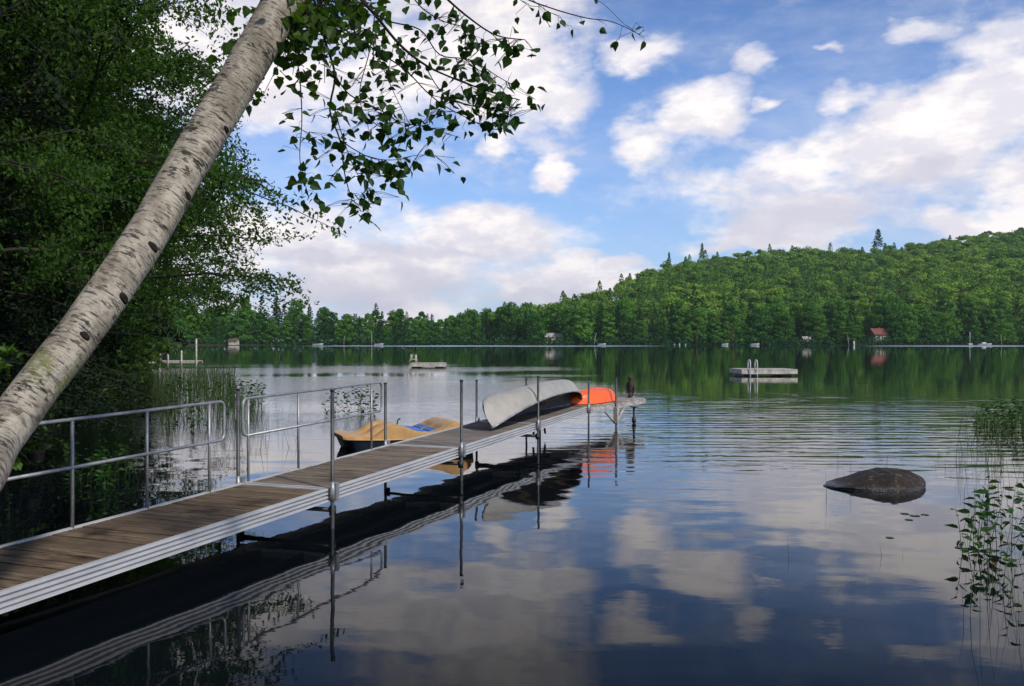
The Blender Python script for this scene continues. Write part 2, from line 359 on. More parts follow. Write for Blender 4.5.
def lake_dist(P):                         # signed distance to the shoreline, positive on land
    A = LAKE; B = np.roll(A, -1, 0); d = np.full(len(P), 1e9); ins = np.zeros(len(P), bool)
    for a, b2 in zip(A, B):
        e = b2-a; t = np.clip(((P-a)@e)/(e@e), 0, 1); q = a+t[:, None]*e
        d = np.minimum(d, np.hypot(*(P-q).T))
        c1 = (a[1] > P[:, 1]) != (b2[1] > P[:, 1])
        with np.errstate(divide='ignore', invalid='ignore'):
            xi = (b2[0]-a[0])*(P[:, 1]-a[1])/(b2[1]-a[1])+a[0]
        ins ^= c1 & (P[:, 0] < xi)
    return np.where(ins, -d, d)
RPX = np.array([-900, 150, 270, 450, 512, 577, 620, 662, 697, 760, 812, 872, 912, 960, 1024, 1150, 1400, 2600.])
REL = np.array([34, 34, 33, 33, 43, 54, 67, 83, 91, 97, 99, 99, 104, 110, 118, 120, 104, 60.])
def ridge(px):
    e = np.interp(px, RPX, REL); Yr = 372+(e-30)*5.4; G = np.maximum(e*Yr/F-14.0, 1.2); return Yr, G
def ground(P):
    d = lake_dist(P); h = np.where(d > 0, np.minimum(d*.22, .35)+np.minimum(np.maximum(d-1, 0)*.06, 1.0), np.maximum(d*.35, -1.6))
    px = 512+F*P[:, 0]/np.maximum(P[:, 1], 30); Yr, G = ridge(px)
    t = np.clip((P[:, 1]-368)/(Yr-368), 0, 1.0)
    hill = G*(t**.9)
    back = np.clip((P[:, 1]-Yr)/600, 0, 1); hill = hill*(1-.5*back)
    h = np.where(P[:, 1] > 368, np.maximum(h, hill), h)
    # wooded bank to the left of the camera
    left = np.clip((d-4)/30, 0, 1)*np.clip((120-P[:, 1])/60, 0, 1)*np.clip((-P[:, 0])/8, 0, 1)
    return h+left*5.0
def gz(x, y): return float(ground(np.array([[x, y]], float))[0])
def sheet(name, xs, ys):
    gx, gy = np.meshgrid(xs, ys); P = np.stack([gx.ravel(), gy.ravel()], 1); z = ground(P)
    V = np.column_stack([P, z]); nx, ny = len(xs), len(ys)
    i = np.arange(nx-1)[None, :]+np.arange(ny-1)[:, None]*nx; i = i.ravel()
    return np_mesh(name, V, np.stack([i, i+1, i+nx+1, i+nx], 1), M['ground'], smooth=True)
def warp(a, b, n, p): t = np.linspace(-1, 1, n); s = np.sign(t)*np.abs(t)**p; return np.where(s < 0, -s*a, s*b)
xs = warp(-3000, 3000, 321, 3.6); ys = np.concatenate([-np.geomspace(3000, 1, 24), np.linspace(-.5, 30, 90), np.geomspace(30.6, 360, 70), np.linspace(364, 900, 70), np.geomspace(930, 4500, 14)])
tag(sheet('ground', xs, ys), kind='structure')
MB().add([(-420, -20, 0), (700, -20, 0), (700, 380, 0), (-420, 380, 0)], [(0, 1, 2, 3)]).build('lake_water', M['water'])
tag(bpy.data.objects['lake_water'], kind='structure')

# ------------------------------------------------------------------ dock
S_ANG = math.atan2(.3485, .9373)
ORI = Vector((-1.773, 8.388)); DD = Vector((.3485, .9373)); RP = Vector((.9373, -.3485)); WD = .93
def dz_(s): return .368+.01483*s
dock = empty('dock', (ORI.x, ORI.y, 0), 0, 'long narrow aluminium and plank dock with pipe railings running into the lake', 'dock')
def L(s, x, z=0):                          # x: 0 at the right edge, negative to the left; z above deck
    p = DD*s+RP*x; return Vector((p.x, p.y, dz_(s)+z))
def plank_section(s0, s1, x0, x1, Lf, mat_, parent, pw=.138, gap=.017, th=.032, over=.0):
    mb = MB(); n = int(round((s1-s0)/pw)); st = (s1-s0)/n
    for i in range(n):
        a = s0+i*st+gap/2; b2 = s0+(i+1)*st-gap/2; j = RS.uniform(-.0025, .0025); e0 = RS.uniform(-.006, .004)*over; tl = RS.uniform(-.0015, .0015)
        q = [Lf(a, x0+e0, j-th), Lf(a, x1-e0, j-th), Lf(b2, x1-e0, j-th), Lf(b2, x0+e0, j-th), Lf(a, x0+e0, j+tl), Lf(a, x1-e0, j), Lf(b2, x1-e0, j-tl), Lf(b2, x0+e0, j)]
        mb.hexa(q)
    return mb.build('decking', mat_, parent, bevel=.003)
def fascia(s0, s1, x, side, Lf, parent, hgt=.115):
    # ribbed channel: profile across, extruded along the dock
    prof = [(0, .012), (.034, .012), (.034, -.012), (.006, -.016), (.006, -.031), (.034, -.035), (.034, -.053), (.006, -.057), (.006, -.073), (.034, -.077), (.034, -.094), (.006, -.098), (.006, -.113), (.040, -.117), (.040, -.135), (0, -.135)]
    mb = MB(); rows = [[Lf(s, x+side*(px_+.002), z*hgt/.135) for px_, z in prof+[prof[0]]] for s in (s0, s1)]
    mb.grid(rows, smooth=False, flip=side < 0)
    m_ = len(prof); mb.add(rows[0][:m_], [tuple(range(m_))]); mb.add(rows[1][:m_], [tuple(range(m_-1, -1, -1))])
    return mb.build('side_channel', M['alu_white'], parent)
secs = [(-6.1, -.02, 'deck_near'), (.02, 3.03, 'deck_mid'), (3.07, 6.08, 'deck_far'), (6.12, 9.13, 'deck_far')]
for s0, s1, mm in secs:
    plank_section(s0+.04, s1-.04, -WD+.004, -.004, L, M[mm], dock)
    fascia(s0, s1, 0, 1, L, dock); fascia(s0, s1, -WD, -1, L, dock)
    for s in (s0+.018, s1-.018): MB().hexa([L(s-.018, -WD, -.10), L(s-.018, 0, -.10), L(s+.018, 0, -.10), L(s+.018, -WD, -.10), L(s-.018, -WD, .006), L(s-.018, 0, .006), L(s+.018, 0, .006), L(s+.018, -WD, .006)]).build('cross_strap', M['alu_white'], dock)
    mb = MB()
    for xx in (-.22, -WD+.22):
        mb.hexa([L(s0+.05, xx-.02, -.12), L(s0+.05, xx+.02, -.12), L(s1-.05, xx+.02, -.12), L(s1-.05, xx-.02, -.12), L(s0+.05, xx-.02, -.034), L(s0+.05, xx+.02, -.034), L(s1-.05, xx+.02, -.034), L(s1-.05, xx-.02, -.034)])
    mb.hexa([L(s0+.05, -WD+.01, -.040), L(s0+.05, -.01, -.040), L(s1-.05, -.01, -.040), L(s1-.05, -WD+.01, -.040), L(s0+.05, -WD+.01, -.035), L(s0+.05, -.01, -.035), L(s1-.05, -.01, -.035), L(s1-.05, -WD+.01, -.035)])  # thin black sheet standing in for the shade below the plank gaps
    mb.build('subframe_with_shade_sheet', M['black_iron'], dock)
def post(p, ztop, parent, bracket=None, r=.0185, zb=-1.2, foot=False, mt='pipe'):
    o = MB().tube([(p.x, p.y, zb), (p.x, p.y, ztop)], r, 12).build('post', M[mt], parent)
    MB().tube([(p.x, p.y, ztop+.001), (p.x, p.y, ztop+.022)], r*1.22, 12).build('cap', M['cap'], o)
    return o
def bracket(p, zc, parent, rz):
    mb = MB(); mb.tube([(p.x, p.y, zc-.115), (p.x, p.y, zc+.075)], .023, 12)
    q = Vector((p.x, p.y))
    mb.box((p.x+DD.x*.06, p.y+DD.y*.06, zc-.03), (.045, .05, .17), rz)
    mb.build('bracket', M['alu'], parent)
for s, top in ((0, .93), (3.05, .85), (6.1, .74), (9.13, .53)):
    q = L(s, .070); post(q, q.z+top, dock); bracket(q, q.z, dock, -S_ANG)
for s, top in ((-.02, .92), (3.0, .80), (6.1, .66), (8.55, .55)):
    q = L(s, -WD-.066); post(q, q.z+top, dock); bracket(q, q.z, dock, -S_ANG)
for s in (0.02, 3.05, 6.1):           # dark cross pipe under each joint, with a clamp on both ends
    mb = MB(); a = L(s, .06, -.20); b2 = L(s, -WD-.06, -.20); mb.tube([a, b2], .022, 8)
    for q in (a, b2): mb.tube([q+Vector((0, 0, -.05)), q+Vector((0, 0, .04))], .034, 10)
    mb.build('cross_pipe', M['black_iron'], dock)
def loop_rail(s0, s1, ht, hm, open_start=False):
    x = -WD-.012; r = .065; pts = []
    def arc(cs, cz, a0, a1): return [(cs+r*math.cos(R(a)), cz+r*math.sin(R(a))) for a in np.linspace(a0, a1, 7)]
    top = [(s0 if open_start else s0+r, ht)]
    P = []
    if open_start: P = [(s0, hm), ]
    else: P = arc(s0+r, hm+r, 270, 180)+arc(s0+r, ht-r, 180, 90)
    end = arc(s1-r, ht-r, 90, 0)+arc(s1-r, hm+r, 0, -90)
    if open_start: path = [(s0, ht)]+end+[(s0, hm)]
    else: path = P+end+[(s0+r, hm)]
    return [L(s, x, z) for s, z in path]
for s0, s1, bal, op in ((-5.4, -.30, (-5.24, -4.45, -3.66, -2.87, -2.08, -1.30, -.51), False), (-.02, 2.80, (.07, .94, 1.62, 2.54), False)):
    hr = MB().tube(loop_rail(s0, s1, .84, .47, op), .0145, 10).build('handrail', M['alu'], dock)
    for bs in bal:
        a = L(bs, -WD-.014, .0); MB().tube([a, L(bs, -WD-.014, .832)], .0135, 10).build('baluster', M['alu'], hr)
# bleached end section, turned a little to the right
E0 = L(9.16, 0); ED = Vector((.537, .843)); ER = Vector((.843, -.537)); EW = 1.0
def L4(s, x, z=0):
    p = Vector((E0.x, E0.y))+ED*s+ER*x; return Vector((p.x, p.y, dz_(9.16)+.012+.008*s+z))
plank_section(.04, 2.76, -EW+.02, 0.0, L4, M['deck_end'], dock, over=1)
mb = MB()
for x in (0.0, -EW):
    mb.hexa([L4(.03, x-.02, -.125), L4(.03, x+.022, -.125), L4(2.8, x+.022, -.125), L4(2.8, x-.02, -.125), L4(.03, x-.02, -.036), L4(.03, x+.022, -.036), L4(2.8, x+.022, -.036), L4(2.8, x-.02, -.036)])
for s in (.05, 2.78):
    mb.hexa([L4(s-.02, -EW+.024, -.16), L4(s-.02, -.024, -.16), L4(s+.02, -.024, -.16), L4(s+.02, -EW+.024, -.16), L4(s-.02, -EW+.024, -.038), L4(s-.02, -.024, -.038), L4(s+.02, -.024, -.038), L4(s+.02, -EW+.024, -.038)])
mb.build('wooden_frame', M['wood_pale'], dock, bevel=.004)
q = L4(1.25, .05); post(q, q.z+.50, dock, r=.023, mt='pipe')
MB().box((q.x, q.y, q.z-.26), (.09, .09, .34), -R(32)).build('bracket', M['wood_pale'], dock, bevel=.004)
mb = MB()
for sg in (-1, 1):
    a = L4(1.25+sg*.42, .012, -.165); b2 = L4(1.25+sg*.03, .035, -.42); mb.tube([a, b2], .026, 6)
mb.build('brace', M['wood_pale'], dock)
for s, x in ((2.35, -.06),):
    q = L4(s, x, -.17); o = MB().tube([(q.x, q.y, -1.2), (q.x, q.y, q.z)], .026, 10).build('leg', M['black_iron'], dock)
    MB().box((q.x, q.y, q.z-.012), (.16, .07, .02), -R(32)).build('top_plate', M['black_iron'], o); MB().tube([(q.x, q.y, .02), (q.x, q.y, .13)], .045, 10).build('clamp', M['black_iron'], o)
mb = MB()

# dark cross braces under the middle of the last aluminium section
c0 = L(7.7, -.45, -.13); mb = MB(); mb.tube([(c0.x, c0.y, -1), (c0.x, c0.y, c0.z)], .03, 8)
for sg in (-1, 1): mb.tube([c0, c0+Vector((DD.x*sg*.28, DD.y*sg*.28, -.12)), c0+Vector((DD.x*sg*.34, DD.y*sg*.34, -.26))], .02, 6)
mb.build('leg', M['black_iron'], dock)
for ch in list(dock.children_recursive):
    pass

# ------------------------------------------------------------------ canoe, keel up
def canoe():
    LEN = 4.75; D0 = .35; DE = .50; B = .46; nt_, na = 41, 17
    rows = []; rin = []; gun = [[], []]
    for i in range(nt_):
        t = -1+2*i/(nt_-1); at_ = abs(t)
        bb = B*(1-at_**2.4)**.92+.006; zg = D0+(DE-D0)*at_**2.6; zk = .035*at_**4
        # rounded stems: the keel line curls up at the very ends
        endk = max(0, (at_-.90)/.10); zk += (zg-zk)*.62*endk**2.2
        r1 = []; r2 = []
        for j in range(na):
            a = -math.pi/2+math.pi*j/(na-1); sx = math.sin(a)
            fl = abs(sx)**.80*math.copysign(1, sx); zz = zk+(zg-zk)*(1-math.cos(a)**(.62+.25*at_))
            xl = t*LEN/2*(1 - .025*(1-(zz-zk)/(zg-zk+1e-6))*0)
            # stems bulge forward below the gunwale
            xl += math.copysign(.07, t)*endk*math.sin(math.pi*min(1, max(0, (zz)/(zg))))
            r1.append((xl, bb*fl, -zz)); r2.append((xl*.992, (bb-.012 if bb > .02 else bb*.5)*fl, -zz-.0 if abs(sx) > .99 else -(zz+.012)))
        rows.append(r1); rin.append(r2)
        gun[0].append(r1[0]); gun[1].append(r1[-1])
    root = empty('canoe', (0, 0, 0), 0, 'grey canoe lying keel up across the far part of the dock', 'canoe')
    MB().grid(rows, flip=False).build('hull', M['canoe'], root)
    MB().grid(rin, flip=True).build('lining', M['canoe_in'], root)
    mb = MB()
    for g_ in gun: mb.tube(g_, .014, 6)
    mb.tube([(r_[na//2][0], 0, r_[na//2][2]+.003) for r_ in rows], .009, 6)
    mb.build('gunwale', M['trim'], root)
    for tt in (-.42, .05, .45):
        b_ = B*(1-abs(tt)**2.4)**.92; z = -(D0+(DE-D0)*abs(tt)**2.6)+.02
        wd = .09 if tt != .05 else .04
        if tt != .05: MB().box((tt*LEN/2, 0, z+.05), (.24, b_*1.86, .015)).build('seat', M['thwart'], root)
        else: MB().box((tt*LEN/2, 0, z+.02), (wd, b_*1.9, .018)).build('thwart', M['thwart'], root)
    return root, LEN, DE
cn, CLN, CDE = canoe()
pn = Vector((-.22, 13.0)); pf = pn+Vector((.348, .937))*(CLN)
pn += Vector((-.9373, .3485))*.30; pf = pn+Vector((.348, .937))*CLN; mid = (pn+pf)/2
roll = R(27)
zc = dz_(6.1)+.008
cn.rotation_mode = 'XYZ'
yaw = math.atan2((pf-pn).y, (pf-pn).x)
cn.rotation_euler = (0, 0, 0)
T = Matrix.Translation((mid.x, mid.y, zc+.513)) @ Matrix.Rotation(yaw, 4, 'Z') @ Matrix.Rotation(R(-1.0), 4, 'Y') @ Matrix.Rotation(-roll, 4, 'X')
cn.matrix_world = T

# ------------------------------------------------------------------ orange kayak upside down
def kayak():
    root = empty('kayak', (0, 0, 0), 0, 'bright orange plastic kayak turned upside down on the end of the dock', 'kayak')
    LEN = 1.48; rows = []; n = 33; na = 25
    for i in range(n):
        t = i/(n-1); e = min(1, t/.30); e2 = min(1, (1-t)/.07)
        bb = .33*math.sin(math.pi/2*e)**.75*(.80+.20*e2**.5); hh = .265*(.35+.65*math.sin(math.pi/2*e)**.6)
        x = t*LEN; r_ = []
        for j in range(na):
            a = math.pi*j/(na-1); cs, sn = math.cos(a), math.sin(a)
            yy = bb*math.copysign(abs(cs)**.45, cs); zz = hh*abs(sn)**.42
            yy *= 1-.22*(zz/hh); xx = x-(.13*(zz/.29)*max(0, (t-.80)/.20))
            groove = .018*math.exp(-((abs(yy)-.15)/.03)**2)*(zz > hh*.85)
            r_.append((xx, yy, zz-groove))
        rows.append(r_)
    mb = MB(); mb.grid(rows, flip=True); mb.add(rows[-1], [tuple(range(na))]); mb.add(rows[0], [tuple(range(na-1, -1, -1))])
    mb.build('hull', M['orange'], root)
    mb = MB(); rim = [(p[0]+(.0), p[1]*1.03, .012) for p in [r_[0] for r_ in rows]]+[(LEN, 0, .012)]+[(r_[-1][0], r_[-1][1]*1.03, .012) for r_ in rows[::-1]]
    mb.tube(rim, .014, 6); mb.build('rim', M['orange'], root)
    mb = MB(); mb.tube([(LEN-.02, .05, .10), (LEN+.03, .05, .10), (LEN+.03, -.05, .10), (LEN-.02, -.05, .10)], .008, 6); mb.build('handle', M['cap'], root)
    mb = MB(); mb.box((.95, 0, .272), (.7, .02, .014)); mb.build('keel_strip', M['orange'], root)
    return root
ky = kayak(); q = L4(.13, -.38, .012); ky.location = (q.x+ORI.x, q.y+ORI.y, q.z); ky.rotation_euler = (0, R(-.4), math.atan2(ED.y, ED.x))

# ------------------------------------------------------------------ owl decoy on the end of the dock
def owl():
    root = empty('owl_decoy', (0, 0, 0), 0, 'small dark brown owl decoy standing on the far corner of the dock', 'decoy')
    prof = [(0, .0), (.045, .0), (.052, .02), (.060, .09), (.074, .16), (.080, .23), (.074, .30), (.058, .335), (.050, .35), (.056, .375), (.055, .41), (.040, .438), (.0, .448)]
    rows = [[(r_*math.cos(a)*(1.0), r_*math.sin(a)*.86-(.03*(1-z/.45)), z) for a in np.linspace(0, 2*math.pi, 17)] for r_, z in prof]
    MB().grid(rows, flip=True).build('body', M['owl'], root)
    for sg in (-1, 1):
        MB().tube([(sg*.036, -.012, .425), (sg*.046, -.018, .455), (sg*.050, -.02, .475)], [.016, .010, .002], 8).build('ear_tuft', M['owl'], root)
        rw = [[(sg*(.070+.018*math.sin(math.pi*t))*(1 if True else 1), -.03+.10*(c_-.5)+.02*t, .31-.24*t*(1-.15*abs(c_-.5))) for c_ in np.linspace(0, 1, 5)] for t in np.linspace(0, 1, 9)]
        mb = MB(); mb.grid(rw); ob = mb.build('wing', M['owl'], root); so = ob.modifiers.new('solid', 'SOLIDIFY'); so.thickness = .02
        MB().tube([(sg*.024, -.050, .395), (sg*.024, -.060, .395)], .013, 10).build('eye', M['glass'], root)
        MB().tube([(sg*.022, -.045, .0), (sg*.026, -.085, .008)], [.014, .008], 6).build('foot', M['owl'], root)
    MB().tube([(0, -.05, .385), (0, -.075, .37)], [.010, .002], 6).build('beak', M['cap'], root)
    rw = [[(x*(.05-.012*t), .02+.075*t, .12-.13*t) for x in (-1, -.4, .4, 1)] for t in (0, .5, 1)]
    ob = MB().grid(rw).build('tail', M['owl'], root); so = ob.modifiers.new('solid', 'SOLIDIFY'); so.thickness = .014
    MB().box((0, -.03, -.008), (.13, .13, .016)).build('base', M['wood_pale'], root, bevel=.003)
    return root
ow = owl(); q = L4(2.66, -.28, .020); ow.location = (q.x+ORI.x, q.y+ORI.y, q.z); ow.rotation_euler = (0, 0, R(160))

# ------------------------------------------------------------------ pedal boat
def pedal_boat():
    root = empty('pedal_boat', (0, 0, 0), 0, 'tan two seat pedal boat with dark blue hull and blue seats moored beside the dock', 'boat')
    LN, WB = 2.45, 1.35
    def prof(x):            # deck profile from bow (0) to stern (LN)
        X_ = [0, .10, .40, .55, .68, .82, 1.00, 1.12, 1.32, 1.60, 1.85, 2.08, 2.24, 2.38, 2.45]
        Z_ = [.315, .325, .285, .29, .40, .475, .485, .465, .37, .33, .42, .52, .50, .38, .30]
        t = np.interp(x, X_, Z_)
        return float(t)
    xs_ = np.linspace(0, LN, 61); ny = 31; rows = []
    sm = np.array([prof(x) for x in xs_]); ker = np.array([1, 2, 3, 2, 1])/9; sm = np.convolve(np.pad(sm, 2, 'edge'), ker, 'valid')
    for i, x in enumerate(xs_):
        wb = WB/2*(.80+.20*min(1, x/.5)**.6); r_ = []
        for j in range(ny):
            v = -1+2*j/(ny-1); y = v*wb; z = sm[i]
            av = abs(v)
            edge = max(0, (av-.86)/.14)
            z2 = z-.03*edge**2
            well = 0
            if 1.12 < x < 1.9 and av < .80:      # two seat wells either side of a low middle tunnel
                well = .10*math.sin(math.pi*(x-1.12)/.78)**.6*(1-math.exp(-((av)/.10)**2))*min(1, (.80-av)/.12)
            if .42 < x < 1.12 and av < .76 and av > .14:
                well = max(well, .22*math.sin(math.pi*(x-.42)/.70)**.7*min(1, (.76-av)/.12)*min(1, (av-.14)/.12))
            r_.append((x, y, z2-well))
        rows.append(r_)
    mb = MB(); mb.grid(rows, flip=True)
    for s_ in (0, -1):      # skirts that drop from the deck edge to the hull seam
        mb.grid([[(p[0], p[1], p[2]) for p in [r_[s_] for r_ in rows]], [(p[0], p[1]*1.0, .225+.03*(1-min(1, p[0]/.8))) for p in [r_[s_] for r_ in rows]]], flip=(s_ == 0), smooth=False)
    mb.grid([rows[0], [(p[0], p[1], .25) for p in rows[0]]], smooth=False); mb.grid([rows[-1], [(p[0], p[1], .22) for p in rows[-1]]], smooth=False, flip=True)
    mb.build('deck', M['tan'], root)
    # hull below: two pontoon like sides and a raked bow
    rows = []
    for x in np.linspace(0, LN, 25):
        wb = WB/2*(.80+.20*min(1, x/.5)**.6)-.012; top = .222+.03*(1-min(1, x/.8)); bot = -.12+.30*max(0, 1-x/.30)**1.5
        xx = x+.10*max(0, 1-x/.3)
        rows.append([(x, -wb, top), (xx, -wb*.95, (top+bot)/2), (xx, -wb*.88, bot), (xx, 0, bot-.01), (xx, wb*.88, bot), (xx, wb*.95, (top+bot)/2), (x, wb, top)])
    mb = MB(); mb.grid(rows); mb.add(rows[0], [tuple(range(7))]); mb.add(rows[-1], [tuple(range(6, -1, -1))]); mb.build('hull', M['navy'], root)
    mb = MB()
    for sg in (-1, 1):
        pt = [(x, sg*(WB/2*(.80+.20*min(1, x/.5)**.6)+.004), .228+.03*(1-min(1, x/.8))) for x in np.linspace(0, LN, 25)]; mb.tube(pt, .013, 6)
    mb.build('rub_rail', M['tan'], root)
    for sg in (-1, 1):
        st = MB()
        for q_ in range(3):
            x0 = 1.34+.145*q_
            zz = [prof(x0)+.012-.055+.0, prof(x0+.13)+.012-.055]
            yc = sg*.30
            st.hexa([(x0, yc-.235, zz[0]-.03), (x0+.132, yc-.235, zz[1]-.03), (x0+.132, yc+.235, zz[1]-.03), (x0, yc+.235, zz[0]-.03),
                     (x0, yc-.235, zz[0]+.05), (x0+.132, yc-.235, zz[1]+.05), (x0+.132, yc+.235, zz[1]+.05), (x0, yc+.235, zz[0]+.05)])
        so = st.build('seat', M['blue'], root, bevel=.012)
        mb = MB(); mb.tube([(.80, sg*.30-.12, .30), (.80, sg*.30+.12, .30)], .012, 8)
        for e in (-1, 1): mb.box((.80+.05*e, sg*.30+.12*e, .30), (.09, .06, .025))
        mb.build('pedals', M['cap'], root)
    mb = MB(); mb.tube([(1.15, 0, .44), (1.17, 0, .53), (1.20, 0, .55)], .012, 8); mb.tube([(1.2, -.03, .55), (1.2, .03, .55)], .014, 8); mb.build('steering_lever', M['cap'], root)
    return root
pb = pedal_boat(); pb.scale = (.88, .9, .86); pb.location = (-2.86, 14.35, 0); pb.rotation_euler = (0, 0, R(23))

# ------------------------------------------------------------------ swim rafts
def raft(name, loc, w, dp, rz, label, h=.32, ladder=True, chair=False):
    root = empty(name, loc, R(rz), label, 'raft')
    mb = MB(); n = int(w/.14)
    for i in range(n): mb.box((-w/2+(i+.5)*w/n, 0, h), (w/n-.012, dp, .035))
    mb.build('decking', M['offwhite'], root)
    mb = MB()
    for sg in (-1, 1): mb.box((0, sg*(dp/2-.02), h-.125), (w, .045, .19)); mb.box((sg*(w/2-.0225), 0, h-.122), (.045, dp-.1, .175))
    mb.build('frame', M['offwhite'], root)
    for sx in (-1, 1):
        MB().box((sx*w*.33, 0, .0), (.55, dp*.8, .24)).build('float', M['black_iron'], root, bevel=.03)
    if ladder:
        for off in (0, .36):
            xx = -w*.5+.42+off
            pts = [(xx, -dp/2+.30, h+.02), (xx, -dp/2+.28, h+.34)]+[(xx, -dp/2+.10+.18*math.cos(R(a)), h+.34+.16*math.sin(R(a))) for a in range(10, 171, 20)]+[(xx, -dp/2-.09, h+.30), (xx, -dp/2-.09, -.6)]
            MB().tube(pts, .030, 8).build('ladder_rail', M['white'], root)
        for z in (-.1, .12): MB().box((-w*.5+.60, -dp/2-.09, z), (.34, .08, .03)).build('ladder_step', M['white'], root)
    return root
raft('swim_raft', (13.05, 45.8, 0), 2.9, 2.1, 3, 'square wooden swim raft with two white hooped ladder rails floating right of centre')
r2 = raft('swim_raft', (-5.6, 59.0, 0), 2.3, 1.8, 0, 'low pale swim raft left of centre with bench on its left', h=.30, ladder=False)
mb = MB()
for yy in (-.35, .35):
    mb.tube([(-1.25, yy, .3), (-1.12, yy, .8), (-.86, yy, .85), (-.80, yy, .3)], .035, 6)
mb.box((-.98, 0, .56), (.30, .8, .04)); mb.box((-1.14, 0, .78), (.05, .8, .22)); mb.build('bench', M['offwhite'], r2)

# ------------------------------------------------------------------ far small dock on the left
fd = empty('small_dock', (-26.5, 63, 0), 0, 'small pale wooden dock with short posts under the overhanging left bank trees', 'dock')
mb = MB(); mb.box((.9, 0, .36), (6.6, .9, .06)); mb.build('decking', M['offwhite'], fd)
mb = MB(); mb.box((.9, -.47, .28), (6.6, .05, .16)); mb.box((.9, .47, .28), (6.6, .05, .16)); mb.build('frame', M['wood_pale'], fd)
for x, tp in ((-1.6, .5), (1.0, .9), (1.5, .75), (2.1, 1.0), (3.05, .9), (4.1, 1.75)):
    MB().tube([(x, -.55, -.8), (x, -.55, tp+.2)], .055, 8).build('post', M['offwhite'], fd)

# ------------------------------------------------------------------ boulder
def boulder():
    n1_, n2_ = 64, 40; V = []
    ph = RS.uniform(0, 6.28, 30)
    rows = []
    for i in range(n2_+1):
        th = math.pi*i/n2_; r_ = []
        for j in range(n1_+1):
            a = 2*math.pi*(j % n1_)/n1_
            v = Vector((math.sin(th)*math.cos(a), math.sin(th)*math.sin(a), math.cos(th)))
            q3 = Vector((v.x*.9+.2, v.y, v.z)); fac = min(1.0, *(.97/max(1e-3, q3.dot(Vector(n_).normalized())) if q3.dot(Vector(n_).normalized()) > .3 else 1.0 for n_ in ((.7, -.5, .6), (-.4, -.8, .5), (.1, -.3, 1), (-.8, -.1, .7), (.9, .3, .5), (.3, -.95, .3))))
            k_ = fac*1.06+.05*math.sin(3*v.x+ph[0])*math.cos(4*v.y+ph[1])+.035*math.sin(7*v.x+5*v.z+ph[2])+.02*math.sin(13*v.y+9*v.x+ph[3])+.012*math.sin(23*v.x+17*v.z+ph[4])*math.sin(19*v.y)
            p = v*k_
            xx = p.x*.60; zz = math.copysign(abs(p.z)**.72, p.z)*(.262+.02*p.x)
            if p.z > 0: zz *= min(1.0, max(0.0, (p.x+1.04)/1.15))**.75*(1+.22*max(0, p.x))
            xx -= .12*(p.x < 0)*abs(p.x)
            r_.append((xx, p.y*.40, zz))
        rows.append(r_)
    m, k, b, out = mat('wet_boulder'); co = k.n('ShaderNodeTexCoord').outputs['Object']
    n = k.noise(co, 5, 8, .7); nn = k.noise(co, 30, 5, .65)
    c = k.mix(k.ss(n, .35, .65), (.009, .0055, .004), (.030, .018, .012)); c = k.mix(k.ss(nn, .55, .70, 0, .7), c, (.075, .056, .048))
    z = k.xyz(co)[2]; c = k.mix(k.ss(k.m('ADD', z, k.m('MULTIPLY', n, .05)), .075, .035), c, (.012, .010, .009))
    c = k.mix(k.m('MULTIPLY', k.ss(k.noise(co, 9, 5, .7), .56, .66), .8), c, (.14, .13, .05))
    k.put(b.inputs['Base Color'], c); k.put(b.inputs['Roughness'], k.ss(z, .03, .10, .25, .85))
    bu = k.n('ShaderNodeBump'); bu.inputs['Distance'].default_value = .03; k.put(bu.inputs['Height'], k.m('ADD', n, k.m('MULTIPLY', nn, .4))); k.put(b.inputs['Normal'], bu.outputs[0])
    o = MB().grid(rows, flip=True).build('boulder', m)
    return tag(o, 'dark rounded boulder breaking the water surface right of the dock', 'rock')
bo = boulder(); bo.scale = (.89, 1, .80); bo.location = (4.49, 10.8, -.012); bo.rotation_euler = (0, R(2), R(4))

